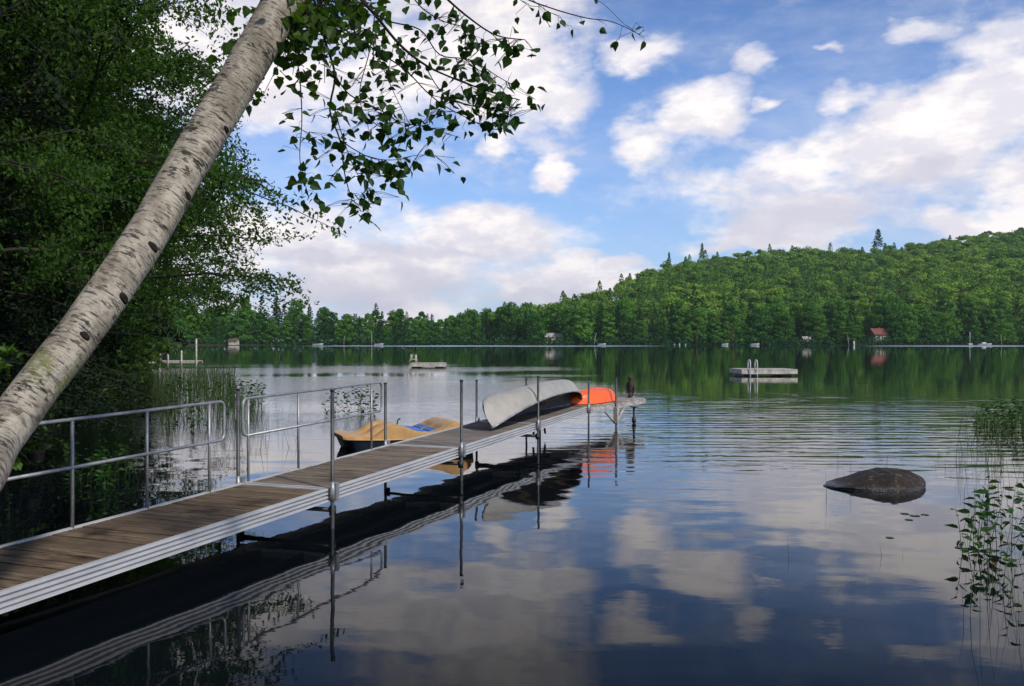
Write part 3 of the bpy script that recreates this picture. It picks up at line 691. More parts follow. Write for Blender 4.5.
# ------------------------------------------------------------------ leaf geometry
def leaf_cloud(C, size, flat=.5, outward=None, shape='rhomb', droop=0.0, aspect=.55, axis=None):
    """one folded leaf per centre; returns verts, quads"""
    n = len(C); C = np.asarray(C)
    size = np.broadcast_to(size, (n,)) * RS.uniform(.7, 1.25, n)
    up = RS.normal(0, 1, (n, 3)); up /= np.linalg.norm(up, axis=1)[:, None]
    base = np.array([0, 0, 1.]) if outward is None else outward
    nrm = up*(1-flat)+base*flat; nrm /= np.linalg.norm(nrm, axis=1)[:, None]+1e-9
    d = RS.normal(0, 1, (n, 3)); d[:, 2] -= droop
    if axis is not None: d = axis+RS.normal(0, .25, (n, 3))
    d -= nrm*np.sum(d*nrm, 1)[:, None]; d /= np.linalg.norm(d, axis=1)[:, None]+1e-9
    s = np.cross(nrm, d)
    if shape == 'rhomb':
        a = C-d*size[:, None]*.5; c = C+d*size[:, None]*.5
        l = C+s*size[:, None]*aspect*.5+nrm*size[:, None]*.08; r_ = C-s*size[:, None]*aspect*.5+nrm*size[:, None]*.08
        V = np.stack([a, r_, c, l], 1).reshape(-1, 3); Q_ = np.arange(n*4).reshape(n, 4)
        return V, Q_
    # broad ovate leaf with a drawn out tip: two rows of quads either side of the midrib
    prof = [(0.0, 0.04), (.13, .38), (.42, .44), (.74, .20), (1.0, .01)]
    L_, R_, Mi = [], [], []
    for t, w in prof:
        m_ = C+d*size[:, None]*t; fold = nrm*size[:, None]*w*.22; curl = -nrm*size[:, None]*.12*t*t
        Mi.append(m_+curl); L_.append(m_+s*size[:, None]*w*aspect*1.6+fold+curl); R_.append(m_-s*size[:, None]*w*aspect*1.6+fold+curl)
    V = np.stack(L_+Mi+R_, 1).reshape(-1, 3); q = []
    for i in range(4):
        q.append([i, i+1, 5+i+1, 5+i]); q.append([5+i, 5+i+1, 10+i+1, 10+i])
    Q_ = (np.arange(n)[:, None, None]*15+np.array(q)[None]).reshape(-1, 4)
    return V, Q_
def wander(p, d, ln, n, up=0.0, jit=.15):
    P = [Vector(p)]; d = Vector(d).normalized()
    for i in range(n):
        d = (d+Vector(RS.normal(0, jit, 3))+Vector((0, 0, up))).normalized(); P.append(P[-1]+d*ln/n)
    return P
def broadleaf(H, rad, n_limb, n_leaf, leaf, low=.12, sub=9, trunk_r=.14, droop=.0, shape=1.0):
    """limbs > sub-branches > leaf sprays"""
    tb = MB(); tr = wander((0, 0, -.3), (RS.normal(0, .04), RS.normal(0, .04), 1), H+.3, 9, .05, .05)
    tb.tube(tr, [trunk_r*(1-.8*i/9) for i in range(10)], 8)
    C = []
    for i in range(n_limb):
        t = low+(1-low)*(i+.5)/n_limb; k_ = t*9; a = int(min(8, k_)); p = tr[a].lerp(tr[a+1], k_-a)
        ln = rad*(math.sin(math.pi*min(1, (t*.80+.22)))**.6+.12)*RS.uniform(.75, 1.12)*shape
        az_ = i*2.399+RS.uniform(-.4, .4); d = (math.cos(az_), math.sin(az_), .15+.75*t)
        lb = wander(p, d, ln, 6, -.02-.04*droop, .13); tb.tube(lb, [max(.008, trunk_r*.34*(1-t*.6)*(1-.85*j/6)) for j in range(7)], 5)
        for s_ in range(sub):
            u = .25+.75*(s_+1)/sub; q = u*6; a2 = int(min(5, q)); pp = lb[a2].lerp(lb[a2+1], min(1, q-a2))
            sd = Vector(RS.normal(0, 1, 3)); sd.z = sd.z*.45-.12*droop+.05; tw = wander(pp, sd, ln*.32*RS.uniform(.6, 1.2), 4, -.05-.05*droop, .2)
            if s_ % 2 == 0: tb.tube(tw, [.010, .008, .006, .005, .003], 3, False)
            m_ = int(n_leaf/(n_limb*sub)); tt = RS.uniform(0, 4, m_)**1.0
            ii = np.minimum(tt.astype(int), 3); ff = (tt-ii)[:, None]; A = np.array([list(v) for v in tw])
            C.append(A[ii]*(1-ff)+A[ii+1]*ff+RS.normal(0, 1, (m_, 3))*np.array([.055, .055, .035])*rad/2.2)
    C = np.concatenate(C)
    return tb, leaf_cloud(C, leaf, flat=.42, droop=.5)
def tree_from(name, data, leafm, barkm, label, cat='tree', group=None):
    tb, (V, Q_) = data
    root = empty(name, (0, 0, 0), 0, label, cat, group)
    tb.build('trunk', barkm, root)
    np_mesh('crown', V, Q_, leafm, root)
    return root
def hemlock(H, rad, n_leaf, leaf, low=.05):
    tb = MB(); tb.tube([(0, 0, -.3), (0, 0, H*.5), (0.05, 0, H)], [H*.018, H*.012, .02], 8); C = []; AX = []
    nb = int(H*9)
    for i in range(nb):
        t = low+(1-low)*i/nb; z = t*H; ln = rad*(1-t)**.75*RS.uniform(.65, 1.15)+.15; a = i*2.399+RS.uniform(-.3, .3)
        d = Vector((math.cos(a), math.sin(a), .10)); P = [Vector((0, 0, z))+d*ln*u+Vector((0, 0, -ln*.28*u*u)) for u in (0, .33, .66, 1)]
        tb.tube(P, [.022, .015, .010, .004], 3, False)
        m_ = int(n_leaf/nb); u = RS.uniform(.12, 1, m_)**.7; side = RS.normal(0, 1, m_)*(.30*ln*(1-u*.65))
        A = np.array([list(v) for v in P]); q = u*3; ii = np.minimum(q.astype(int), 2); ff = (q-ii)[:, None]
        pos = A[ii]*(1-ff)+A[ii+1]*ff; pos += np.stack([-math.sin(a)*side, math.cos(a)*side, -np.abs(side)*.30+RS.normal(0, .04, m_)], 1); C.append(pos)
    return tb, leaf_cloud(np.concatenate(C), leaf, flat=.6, aspect=.42, droop=.4)

# ------------------------------------------------------------------ left bank woods (near)
def place(proto, first, x, y, s, rz, label, group=None, sz=None, lean=0):
    o = proto if first else copy_tree(proto)
    o.location = (x, y, gz(x, y)-.05); o.rotation_euler = (R(lean), 0, rz); o.scale = (s, s, sz or s)
    o['label'] = label
    if group: o['group'] = group
    return o
def stand(name, protos, leafm, barkm, spots, label, group):
    P = [tree_from(name, d, leafm, barkm, label) for d in protos]; used = [False]*len(P)
    for i, (x, y, s) in enumerate(spots):
        k_ = i % len(P); place(P[k_], not used[k_], x, y, s, RS.uniform(0, 6.28), label, group, s*RS.uniform(.92, 1.1)); used[k_] = True
    for k_, u in enumerate(used):
        if not u:
            for ch in list(P[k_].children): bpy.data.objects.remove(ch)
            bpy.data.objects.remove(P[k_])
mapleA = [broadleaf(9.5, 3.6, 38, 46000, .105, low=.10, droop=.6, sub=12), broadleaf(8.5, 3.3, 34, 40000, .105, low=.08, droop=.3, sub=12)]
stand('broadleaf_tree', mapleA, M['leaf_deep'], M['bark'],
      [(-9.6, 12.5, 1.0), (-11.5, 17, 1.15), (-14.0, 24, 1.15), (-8.2, 8.8, .85), (-16.5, 31, 1.2), (-21.5, 41, 1.3), (-27, 52, 1.35), (-14.5, 14, 1.3), (-17.5, 20, 1.45), (-21, 28, 1.5), (-31, 62, 1.4), (-36, 76, 1.5),
       (-28, 38, 1.6), (-3.5, -9.5, 1.75), (1.0, -11, 1.75), (-9, -7.5, 1.7), (-12.5, 9, 1.3), (-19, 12, 1.5), (-26, 22, 1.7), (-44, 96, 1.5), (-56, 125, 1.6), (-70, 160, 1.6), (-86, 205, 1.7), (-104, 250, 1.7), (-120, 290, 1.7), (-133, 325, 1.8), (-38, 52, 1.9)],  # those behind the camera are unseen, added to shade the near bank
      'leafy green broadleaf tree in the dense dark woods along the near bank', 'broadleaf trees on the left bank')
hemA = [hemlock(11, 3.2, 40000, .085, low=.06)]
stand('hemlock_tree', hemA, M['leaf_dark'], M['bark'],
      [(-7.6, 7.0, .8), (-10.4, 10.2, 1.0), (-13.0, 12.2, 1.2), (-15.5, 17.5, 1.25), (-12.4, 15.0, .9), (-19, 24, 1.4), (-22, 18, 1.6), (-24, 33, 1.5), (-17, 9, 1.4), (-8.9, 13.2, 1.15), (-10.4, 15.4, 1.3), (-8.1, 11.2, 1.0)],
      'dark drooping hemlock with small needles in the shade of the left bank', 'hemlocks on the left bank')
shade = tree_from('broadleaf_tree', broadleaf(9.5, 3.5, 30, 26000, .13, low=.42, droop=.2, sub=10), M['leaf_deep'], M['bark'], 'tall unseen broadleaf tree added behind the viewpoint to shade the left woods')
shade.location = (-4.6, -3.2, gz(-4.6, -3.2)); shade.scale = (1.6, 1.6, 1.65)  # out of view, added only to throw shade on the left woods
shr = [broadleaf(1.7, 1.25, 12, 5200, .075, low=.05, sub=6, trunk_r=.03, droop=.8), broadleaf(1.3, 1.1, 10, 4200, .07, low=.05, sub=6, trunk_r=.025, droop=.5)]
shsp = []
for i in range(46):
    t = i/45; Y_ = 4.6+t**1.35*50; x_ = float(np.interp(Y_, LAKE[:9, 1], LAKE[:9, 0])); shsp.append((x_-.35-RS.uniform(0, .9)-t*.6, Y_, RS.uniform(.85, 1.35)*(1+t*1.0)))
stand('shrub', shr, M['leaf_shrub'], M['bark'], shsp, 'low bushy shrub hanging over the water along the left bank', 'shrubs along the left bank')

# ------------------------------------------------------------------ birch in the foreground
TP = [((-300, 1135, 2.75), .165)]
ax = [Vector((-2.95, 2.45, -.1)), Vector((-2.75, 2.75, .55)), at(-62, 520, 3.35), at(0, 437, 3.8), at(36, 388, 4.0), at(74, 340, 4.2), at(114, 284, 4.42), at(152, 227, 4.68), at(178, 182, 4.88), at(203, 140, 5.05), at(245, 70, 5.28), at(285, 0, 5.5), at(318, -60, 5.7), at(352, -130, 5.95), at(380, -230, 6.2)]
rad_ = [.13, .112, .101, .096, .098, .100, .103, .106, .107, .112, .115, .120, .10, .06, .03]
def smooth_path(P, rr, sub=6):
    out, ro = [], []
    for i in range(len(P)-1):
        p0, p1, p2, p3 = P[max(0, i-1)], P[i], P[i+1], P[min(len(P)-1, i+2)]
        for j in range(sub):
            t = j/sub; out.append(.5*((2*p1)+(p2-p0)*t+(2*p0-5*p1+4*p2-p3)*t*t+(3*p1-p0-3*p2+p3)*t**3)); ro.append(rr[i]*(1-t)+rr[i+1]*t)
    out.append(P[-1]); ro.append(rr[-1]); return out, ro
birch = empty('birch_tree', (-2.95, 2.45, 0), 0, 'large pale birch trunk leaning right across the foreground with leafy hanging twigs', 'tree')
pts, rr = smooth_path(ax, rad_, 10); off = Vector((-2.95, 2.45, 0)); nseg = 40
V, UVv = [], []; ref = None; vlen = 0
for i, p in enumerate(pts):
    t = (pts[min(i+1, len(pts)-1)]-pts[max(i-1, 0)]).normalized()
    if i: vlen += (p-pts[i-1]).length
    ref = Vector((0, 0, 1)) if ref is None else ref
    u = (ref-t*ref.dot(t)).normalized(); w = t.cross(u); ref = u
    for j in range(nseg+1):
        a = 2*math.pi*(j % nseg)/nseg
        bmp = 1+.018*math.sin(3*a+vlen*2.3)+.012*math.sin(5*a-vlen*5.1)+.010*math.sin(vlen*17+2*a)
        V.append(p-off+(u*math.cos(a)+w*math.sin(a))*rr[i]*bmp); UVv.append((j/nseg, vlen))
mb = MB(); n_ = nseg+1; mb.add(V, [(i*n_+j, i*n_+j+1, (i+1)*n_+j+1, (i+1)*n_+j) for i in range(len(pts)-1) for j in range(nseg)], True)
tko = mb.build('trunk', M['birch'], birch)
uvl = tko.data.uv_layers.new(name='UVMap')
for lp in tko.data.loops: uvl.data[lp.index].uv = UVv[lp.vertex_index]
# dark eye shaped scars where branches broke off
for (ti, an_, kr) in ((58, .62, .022), (66, .50, .020), (77, .60, .018), (92, .55, .016), (104, .62, .017), (50, .35, .016), (112, .42, .014)):
    p = pts[ti]; t = (pts[ti+1]-p).normalized(); side = t.cross(Vector((0, 1, 0))).normalized(); side = side if side.x > 0 else -side; fr = side.cross(t); fr = fr if fr.y < 0 else -fr
    nn_ = (fr*math.cos(an_*2.2)+side*math.sin(an_*2.2)).normalized(); c0 = p+nn_*rr[ti]*.99-off; tt_ = (t-nn_*t.dot(nn_)).normalized(); ww_ = nn_.cross(tt_)
    rows = [[c0+tt_*math.cos(a_)*kr*q_*.75+ww_*math.sin(a_)*kr*q_*1.25+nn_*hh_ for a_ in np.linspace(0, 2*math.pi, 15)] for q_, hh_ in ((1.5, -.006), (1.15, .006), (.75, .010), (.35, .007), (.01, .006))]
    MB().grid(rows).build('knot', M['twig'], birch)

def branch_px(pl, Y0, Y1, r0, r1):
    n = len(pl); P = [at(x, y, Y0+(Y1-Y0)*i/(n-1)) for i, (x, y) in enumerate(pl)]
    return smooth_path(P, [r0+(r1-r0)*i/(n-1) for i in range(n)], 5)
BR = [  # main boughs then twigs, drawn where they hang
 ([(318, -60), (345, -20), (375, 15), (400, 45), (425, 65), (452, 78), (490, 92), (520, 100)], 5.7, 4.9, .022, .003, 30),
 ([(330, -80), (380, -50), (430, -15), (465, 15), (495, 35), (525, 40)], 5.7, 4.8, .020, .003, 22),
 ([(300, -30), (318, 10), (325, 40), (335, 75), (330, 110), (340, 140), (345, 175), (352, 200)], 5.6, 4.9, .018, .003, 26),
 ([(335, 75), (350, 95), (380, 110), (400, 122), (430, 128), (460, 138)], 5.2, 4.8, .008, .002, 22),
 ([(345, 30), (375, 50), (405, 70), (430, 95), (455, 112), (500, 130), (510, 105)], 5.3, 4.7, .009, .002, 22),
 ([(360, 0), (385, 20), (420, 30), (440, 55), (470, 60), (500, 78), (518, 88)], 5.3, 4.6, .009, .002, 26),
 ([(400, -40), (415, 0), (440, 20), (470, 30), (480, 50)], 5.3, 4.8, .008, .002, 20),
 ([(300, 0), (295, 40), (300, 80), (302, 120), (300, 160), (308, 195)], 5.5, 5.0, .010, .002, 20),
 ([(340, 140), (355, 150), (372, 158), (395, 160), (420, 155), (455, 158)], 5.0, 4.8, .006, .0015, 22),
 ([(335, 110), (342, 135), (355, 170), (368, 190), (352, 202)], 5.0, 4.8, .006, .0015, 16),
 ([(375, 15), (370, 50), (360, 90), (365, 115), (385, 130)], 5.4, 4.9, .007, .002, 22),
 ([(425, 65), (440, 90), (465, 105), (490, 105), (522, 108)], 5.0, 4.7, .006, .0015, 20),
 ([(320, 20), (350, 35), (370, 30), (380, 60), (395, 95), (410, 125)], 5.4, 4.8, .008, .002, 26),
 ([(420, -70), (500, -30), (520, -5), (550, 8), (585, 18), (612, 22), (640, 35)], 5.5, 4.8, .010, .002, 6),
 ([(530, -2), (545, 10), (560, 18), (570, 30)], 5.0, 4.9, .004, .001, 4),
 ([(560, -15), (580, -2), (600, 2), (625, 25), (641, 36)], 5.1, 4.8, .004, .001, 5),
 ([(510, -8), (530, 6), (548, 5)], 5.1, 4.9, .005, .001, 5),
 ([(430, 95), (470, 105), (490, 112), (512, 72)], 4.9, 4.7, .004, .001, 5),
]
tw = MB(); LC = []; LN_ = []
for pl, Y0, Y1, r0, r1, nl in BR:
    p, r_ = branch_px(pl, Y0, Y1, r0*.6, r1*.8); tw.tube([q-off for q in p], r_, 5)
    for i in range(nl):
        u = RS.uniform(.22, 1)**.85; kk = u*(len(p)-1); a = int(min(len(p)-2, kk)); q = p[a].lerp(p[a+1], kk-a)
        d = Vector((RS.normal(0, 1), RS.normal(0, .9), RS.normal(-.55, .5))).normalized()
        ln = RS.uniform(.02, .10); e = q+d*ln; e2 = e+Vector((RS.normal(0, .012), 0, -.02))
        if nl > 8 and RS.rand() < .35:
            ln2 = RS.uniform(.08, .22); e = q+d*ln2; tw.tube([q-off, q.lerp(e, .5)-off+Vector((0, 0, .01)), e-off], [.0022, .0018, .001], 3, False)
            for j in range(3):
                LC.append(e-off+Vector(RS.normal(0, .03, 3)))
        tw.tube([q-off, e-off, e2-off], [.0016, .0013, .001], 3, False); LC.append(e2-off)
# short bare twigs
for (a, b2, Y_) in (((455, 78), (515, 96), 4.8), ((470, 60), (497, 90), 4.8), ((330, 150), (322, 150), 4.9), ((352, 200), (344, 208), 4.85), ((355, 195), (372, 208), 4.85)):
    q0, q1 = at(*a, Y_)-off, at(*b2, Y_)-off; tw.tube([q0, q0.lerp(q1, .5)+Vector((0, 0, -.02)), q1], [.003, .002, .001], 4)
tw.build('branches', M['twig'], birch)
V_, Q_ = leaf_cloud(np.array([list(v) for v in LC]), .058, flat=.12, droop=1.3, shape='ovate', aspect=.58)
np_mesh('hanging_leaves', V_, Q_, M['leaf_birch'], birch)
# fuller foliage round the upper trunk
C = []
tw2 = MB()
for (x0, y0, x1, y1, Y0, nb) in ((285, 15, 330, 90, 5.7, 9), (300, -20, 400, 25, 5.9, 10), (280, 25, 295, 110, 5.8, 6), (215, 20, 262, 110, 6.4, 9), (330, 10, 395, 70, 5.8, 7)):
    for i in range(nb):
        e = at(RS.uniform(x0, x1), RS.uniform(y0, y1), Y0+RS.uniform(-.5, .6)); s_ = at(300+RS.uniform(-10, 30), -20, 5.6)
        md = s_.lerp(e, .5)+Vector(RS.normal(0, .06, 3)); tw2.tube([s_-off, md-off, e-off], [.006, .004, .002], 4, False)
        for j in range(15): q = md.lerp(e, RS.uniform(0, 1.15)); C.append(list(q-off+Vector(RS.normal(0, .085, 3))))
tw2.build('branches', M['twig'], birch)
V_, Q_ = leaf_cloud(np.array(C), .072, flat=.2, droop=1.0, shape='ovate', aspect=.58)
M['leaf_sunny'] = leaf_mat('backlit_leaf', (.035, .085, .008), (.10, .19, .015), .5, .5)
np_mesh('foliage', V_, Q_, M['leaf_sunny'], birch)

# tree behind the birch whose fine outer twigs reach over the water
over = tree_from('overhanging_tree', broadleaf(8.2, 3.9, 44, 52000, .085, low=.25, droop=.8, sub=15), M['leaf_maple'], M['bark'], 'fine leaved tree reaching out over the water just behind the birch trunk')
over.location = (-9.5, 16.2, 0.3); over.scale = (1.15, 1.15, 1.05); over.rotation_euler = (R(3), R(8), .4)
ov2 = copy_tree(over); ov2.location = (-11.2, 19.8, .3); ov2.rotation_euler = (0, R(6), 2.2); ov2.scale = (1.15, 1.15, 1.12)
ov2['label'] = 'second fine leaved tree overhanging the lake just beyond the first'
ov3 = copy_tree(over); ov3.location = (-7.0, 10.4, .7); ov3.rotation_euler = (0, R(4), 4.1); ov3.scale = (.72, .72, .95)
ov3['label'] = 'tall leafy tree crown nearest the dock showing between birch trunk and sky'
for (x, y, sx, szz, rz, lb) in ((-9.6, 17.8, 1.2, 1.6, 4.3, 'tallest leafy tree crown rising behind the upper part of the birch trunk'), (-11.8, 23.5, 1.15, 1.65, 2.9, 'tall leafy tree whose top shows left of the upper birch trunk'), (-13.6, 27, 1.4, 1.35, 1.1, 'tall leafy tree with its outer twigs over the reeds'), (-17.6, 37, 1.5, 1.2, 5.0, 'leafy tree bulging over the water above the small pale dock')):
    o = copy_tree(over); o.location = (x, y, .1); o.rotation_euler = (0, R(3), rz); o.scale = (sx, sx, szz); o['label'] = lb

# ------------------------------------------------------------------ far shore
def far_broad(H, rad, n, leaf, low=.18):
    tb = MB(); tb.tube([(0, 0, -.5), (.1, 0, H*.5), (0, .1, H*.9)], [.22, .16, .05], 6)
    nl = 17; C = []; Nn = []
    for i in range(nl):
        t = i/(nl-1); a = i*2.399; z = H*(low+.08+(.82-low)*t); r_ = rad*(.55 if t < .9 else .05)*(1-.45*t*t)*RS.uniform(.7, 1.15)
        c = np.array([r_*math.cos(a), r_*math.sin(a), z]); lr = rad*RS.uniform(.26, .50)*(1-.2*t)
        tb.tube([(0, 0, z*.75), tuple(c)], [.09, .03], 4, False)
        v = RS.normal(0, 1, (max(20, int(n/nl*RS.uniform(.6, 1.4))), 3)); v /= np.linalg.norm(v, axis=1)[:, None]
        rr_ = RS.uniform(.6, 1.22, (len(v), 1)); C.append(c+v*rr_*lr*np.array([1, 1, .55])); Nn.append(v)
    C = np.concatenate(C); Nn = np.concatenate(Nn)
    return tb, leaf_cloud(C, leaf, flat=.55, outward=Nn, aspect=.9)
def far_conif(H, rad, n, leaf, low=.12, ragged=.35):
    tb = MB(); tb.tube([(0, 0, -.5), (0, 0, H*.5), (0, 0, H*.98)], [.24, .15, .04], 6); C = []
    nb = 46
    for i in range(nb):
        t = low+(1-low)*(i/nb); a = i*2.399+RS.uniform(-.4, .4); ln = rad*(1-t)**.7*RS.uniform(1-ragged, 1+ragged*.6)+.25; m_ = n//nb
        u = RS.uniform(.1, 1, m_)**.6; sd = RS.normal(0, .24*ln, m_)*(1.1-u*.6)
        C.append(np.stack([math.cos(a)*u*ln-math.sin(a)*sd, math.sin(a)*u*ln+math.cos(a)*sd, t*H+.12*ln*u-.1*np.abs(sd)+RS.normal(0, .12, m_)], 1))
    return tb, leaf_cloud(np.concatenate(C), leaf, flat=.6, aspect=.7)
FB = [tree_from('broadleaf_tree', far_broad(RS.uniform(13, 16), RS.uniform(4.8, 6.4), 2600, .62, RS.uniform(.0, .08)), M['leaf_far'], M['bark'], 'green broadleaf tree on the far shore') for _ in range(5)]
FC = [tree_from('pine_tree', far_conif(RS.uniform(16, 19), RS.uniform(2.8, 3.8), 1300, .62, .08+.14*(i % 2), .45), M['leaf_conif'], M['bark'], 'dark pointed pine on the far shore') for i in range(3)]
usedb = set(); usedc = set()
def put_far(k_, con, px, Y_, s, label, group):
    P, used = (FC, usedc) if con else (FB, usedb); k_ %= len(P)
    x = (px-512)/F*Y_; o = P[k_] if k_ not in used else copy_tree(P[k_]); used.add(k_)
    o.location = (x, Y_, gz(x, Y_)-.2); o.rotation_euler = (0, 0, RS.uniform(0, 6.28)); o.scale = (s*RS.uniform(.9, 1.15), s*RS.uniform(.9, 1.15), s*RS.uniform(.9, 1.12)); o['label'] = label; o['group'] = group
    return o
n_row = (100, 86, 70, 60)
for row in range(4):
    for i in range(n_row[row]):
        px = 150+ (1040-150)*(i+RS.uniform(.15, .85))/n_row[row]; Y_ = 367.5+row*8+RS.uniform(0, 4)
        gap = (857 < px < 893 or 796 < px < 815 or 538 < px < 566)
        if gap and row == 0: continue
        con = RS.rand() < (.42 if px < 420 else .32 if px < 620 else .5 if px < 720 else .3)
        s = RS.uniform(.66, 1.22)*(1.0 if row else .9)
        if con: s *= .80
        if px < 530: s *= .98-.12*(340 < px < 500)+.1*(px < 300)
        if row == 3 and px > 560: continue
        where = 'left of the floating bench raft' if px < 400 else 'between the bench raft and the hill' if px < 560 else 'below the left slope of the hill' if px < 790 else 'around the red roofed cottage' if px < 930 else 'right of the red roofed cottage'
        put_far(RS.randint(9), con, px, Y_, s, ('dark pointed pine in the far tree line ' if con else 'rounded green broadleaf tree in the far tree line ')+where, ('pines ' if con else 'broadleaf trees ')+where)
# single trees one can point to
for px, Y_, s, con, lab in ((262, 378, 1.12, True, 'tallest pine at the left end of the far shore'), (275, 374, 1.05, True, 'second tall pine at the left end of the far shore'),
                            (376, 374, .92, True, 'narrow pine standing up from the far tree line left of the raft'), (510, 380, .86, True, 'pointed pine above the far tree line left of the hill'),
                            (694, 374, 1.3, True, 'tall broad pine on the far shore below the hill')):
    o = put_far(RS.randint(9), con, px, Y_, s, lab, None)
    if 'group' in o: del o['group']
lone0 = tree_from('pine_tree', far_conif(20, 6.0, 1100, 1.0, .42, .3), M['leaf_conif'], M['bark'], 'lone pine')
for px, e, s, lab in ((878, 112, .70, 'lone pine standing above the ridge line of the hill'), (669, 89, .34, 'small pine poking above the left slope of the hill'), (702, 98, .40, 'small dark tree on the ridge left of the hilltop')):
    Yr, G = ridge(np.array([px])); Yr = float(Yr[0]); x = (px-512)/F*Yr; o = lone0 if px == 878 else copy_tree(lone0); s2 = s*Yr/640
    zb_ = gz(x, Yr); Ht = CAMH+e*Yr/F-zb_; o.location = (x, Yr, zb_); o.scale = (s2*1.5, s2*1.5, Ht/20.0); tag(o, lab)
    if 'group' in o: del o['group']
bt = tree_from('lime_green_tree', far_broad(13, 4.2, 1700, .7, .04), M['leaf_lime'], M['bark'], 'bright lime green tree on the far shore left of the red roofed cottage'); x = (851-512)/F*367; bt.location = (x, 367, .2); bt.scale = (.9, .9, .78)
for px, s in ((733, .55), (697, .42)):
    b3 = tree_from('browned_tree', far_conif(15, 2.4, 700, .6, .15, .5), M['leaf_brown'], M['bark_pale'], 'thin browning tree at the far waterline below the hill, %s of the pair' % ('taller' if px == 733 else 'shorter')); x = (px-512)/F*366; b3.location = (x, 366, .2); b3.scale = (s, s, s)
for px, hgt, ln in ((594, 5, .9), (344, 4, .4), (372, 6, 0), (848, 5, -.8), (1001, 4, -.6)):
    x = (px-512)/F*366; o = MB().tube([(0, 0, -.3), (ln*.4, 0, hgt*.5), (ln, 0, hgt)], [.17, .14, .08], 6).build('bare_trunk', M['bark_pale'], None); o.location = (x, 365.2, gz(x, 365.2)); tag(o, 'pale slender trunk standing in front of the dark far shore trees', 'tree trunk', 'pale trunks on the far shore')
# hillside forest: far off mass
pxs = RS.uniform(470, 1180, 9000); Yq = np.sqrt(RS.uniform(388**2, 860**2, 9000)); Yr, G = ridge(pxs); keep = Yq < Yr+34
pxs, Yq = pxs[keep], Yq[keep]; X_ = (pxs-512)/F*Yq
sel = []; grid = {}
for i in range(len(X_)):
    c = (int(X_[i]//8.6), int(Yq[i]//8.6))
    if any((c[0]+a, c[1]+b2) in grid and math.hypot(X_[i]-X_[grid[(c[0]+a, c[1]+b2)]], Yq[i]-Yq[grid[(c[0]+a, c[1]+b2)]]) < 8.2 for a in (-1, 0, 1) for b2 in (-1, 0, 1)): continue
    grid[c] = i; sel.append(i)
sel = np.array(sel); X_, Yq = X_[sel], Yq[sel]; Z_ = ground(np.stack([X_, Yq], 1))
Cs, Nns, T_, Sz = [], [], [], []
for x, y, z in zip(X_, Yq, Z_):
    lf = math.sin(x*.021+1.3)*math.cos(y*.017+.4)+.6*math.sin(x*.055-y*.03)+.4*math.sin(x*.11+y*.07+2)
    con = RS.rand() < np.clip(.22+.22*lf-.0012*(x-60), .04, .75); tint = np.clip(RS.normal(.42-.13*lf, .22), 0, 1)*(.22 if con else 1)
    if con:
        n = 260; H = RS.uniform(12, 17); t = RS.uniform(0.1, 1, n); a = RS.uniform(0, 6.28, n); rr_ = 4.0*(1-t)**.75*RS.uniform(.6, 1.1, n)+.2
        v = np.stack([np.cos(a), np.sin(a), np.full(n, .5)], 1); P = np.stack([x+np.cos(a)*rr_, y+np.sin(a)*rr_, z+t*H], 1)
    else:
        n = 460; H = RS.uniform(9, 13.5)+2*(RS.rand() < .15); rd = RS.uniform(4.0, 8.0); k_ = RS.randint(0, 9, n)
        lo = RS.normal(0, 1, (9, 3)); lo /= np.linalg.norm(lo, axis=1)[:, None]; lo *= rd*RS.uniform(.35, .75, (9, 1)); lo[:, 2] = np.abs(lo[:, 2])*.8-.06*rd
        v = RS.normal(0, 1, (n, 3)); v[:, 2] = np.abs(v[:, 2])*1.0-.25; v /= np.linalg.norm(v, axis=1)[:, None]
        P = np.array([x, y, z+H-rd*.95])+lo[k_]+v*np.array([1, 1, .62])*rd*RS.uniform(.28, .5, (9, 1))[k_]*RS.uniform(.7, 1.2, (n, 1))
    Cs.append(P); Nns.append(v); T_.append(np.full(n, tint))
Cs = np.concatenate(Cs); Nns = np.concatenate(Nns); T_ = np.concatenate(T_)
nu = 95000; ju = RS.randint(0, len(X_), nu); v = RS.normal(0, 1, (nu, 3)); v[:, 2] = 1.2; v /= np.linalg.norm(v, axis=1)[:, None]
Cs = np.concatenate([Cs, np.stack([X_[ju]+RS.normal(0, 3.5, nu), Yq[ju]+RS.normal(0, 3.5, nu), Z_[ju]+RS.uniform(.5, 6.5, nu)], 1)]); Nns = np.concatenate([Nns, v]); T_ = np.concatenate([T_, np.full(nu, .15)])
V_, Q_ = leaf_cloud(Cs, .98, flat=.6, outward=Nns, aspect=.9)
ob = np_mesh('hillside_forest', V_, Q_, M['leaf_hill'], None, np.repeat(T_, 4))
tag(ob, 'dense mixed forest covering the hill across the lake', 'forest', kind='stuff')
print('hill trees', len(sel), 'leaf faces', len(Q_))
# undergrowth along the far waterline
n = 15000; px = RS.uniform(140, 1040, n); Yb = 365.6+np.abs(RS.normal(0, 1.6, n)); C = np.stack([(px-512)/F*Yb, Yb, np.abs(RS.normal(0, 1.7, n))+.15], 1)
V_, Q_ = leaf_cloud(C, .8, flat=.3, aspect=.8)
tag(np_mesh('undergrowth', V_, Q_, M['leaf_conif'], None), 'low dark bushes along the far waterline', 'undergrowth', kind='stuff')

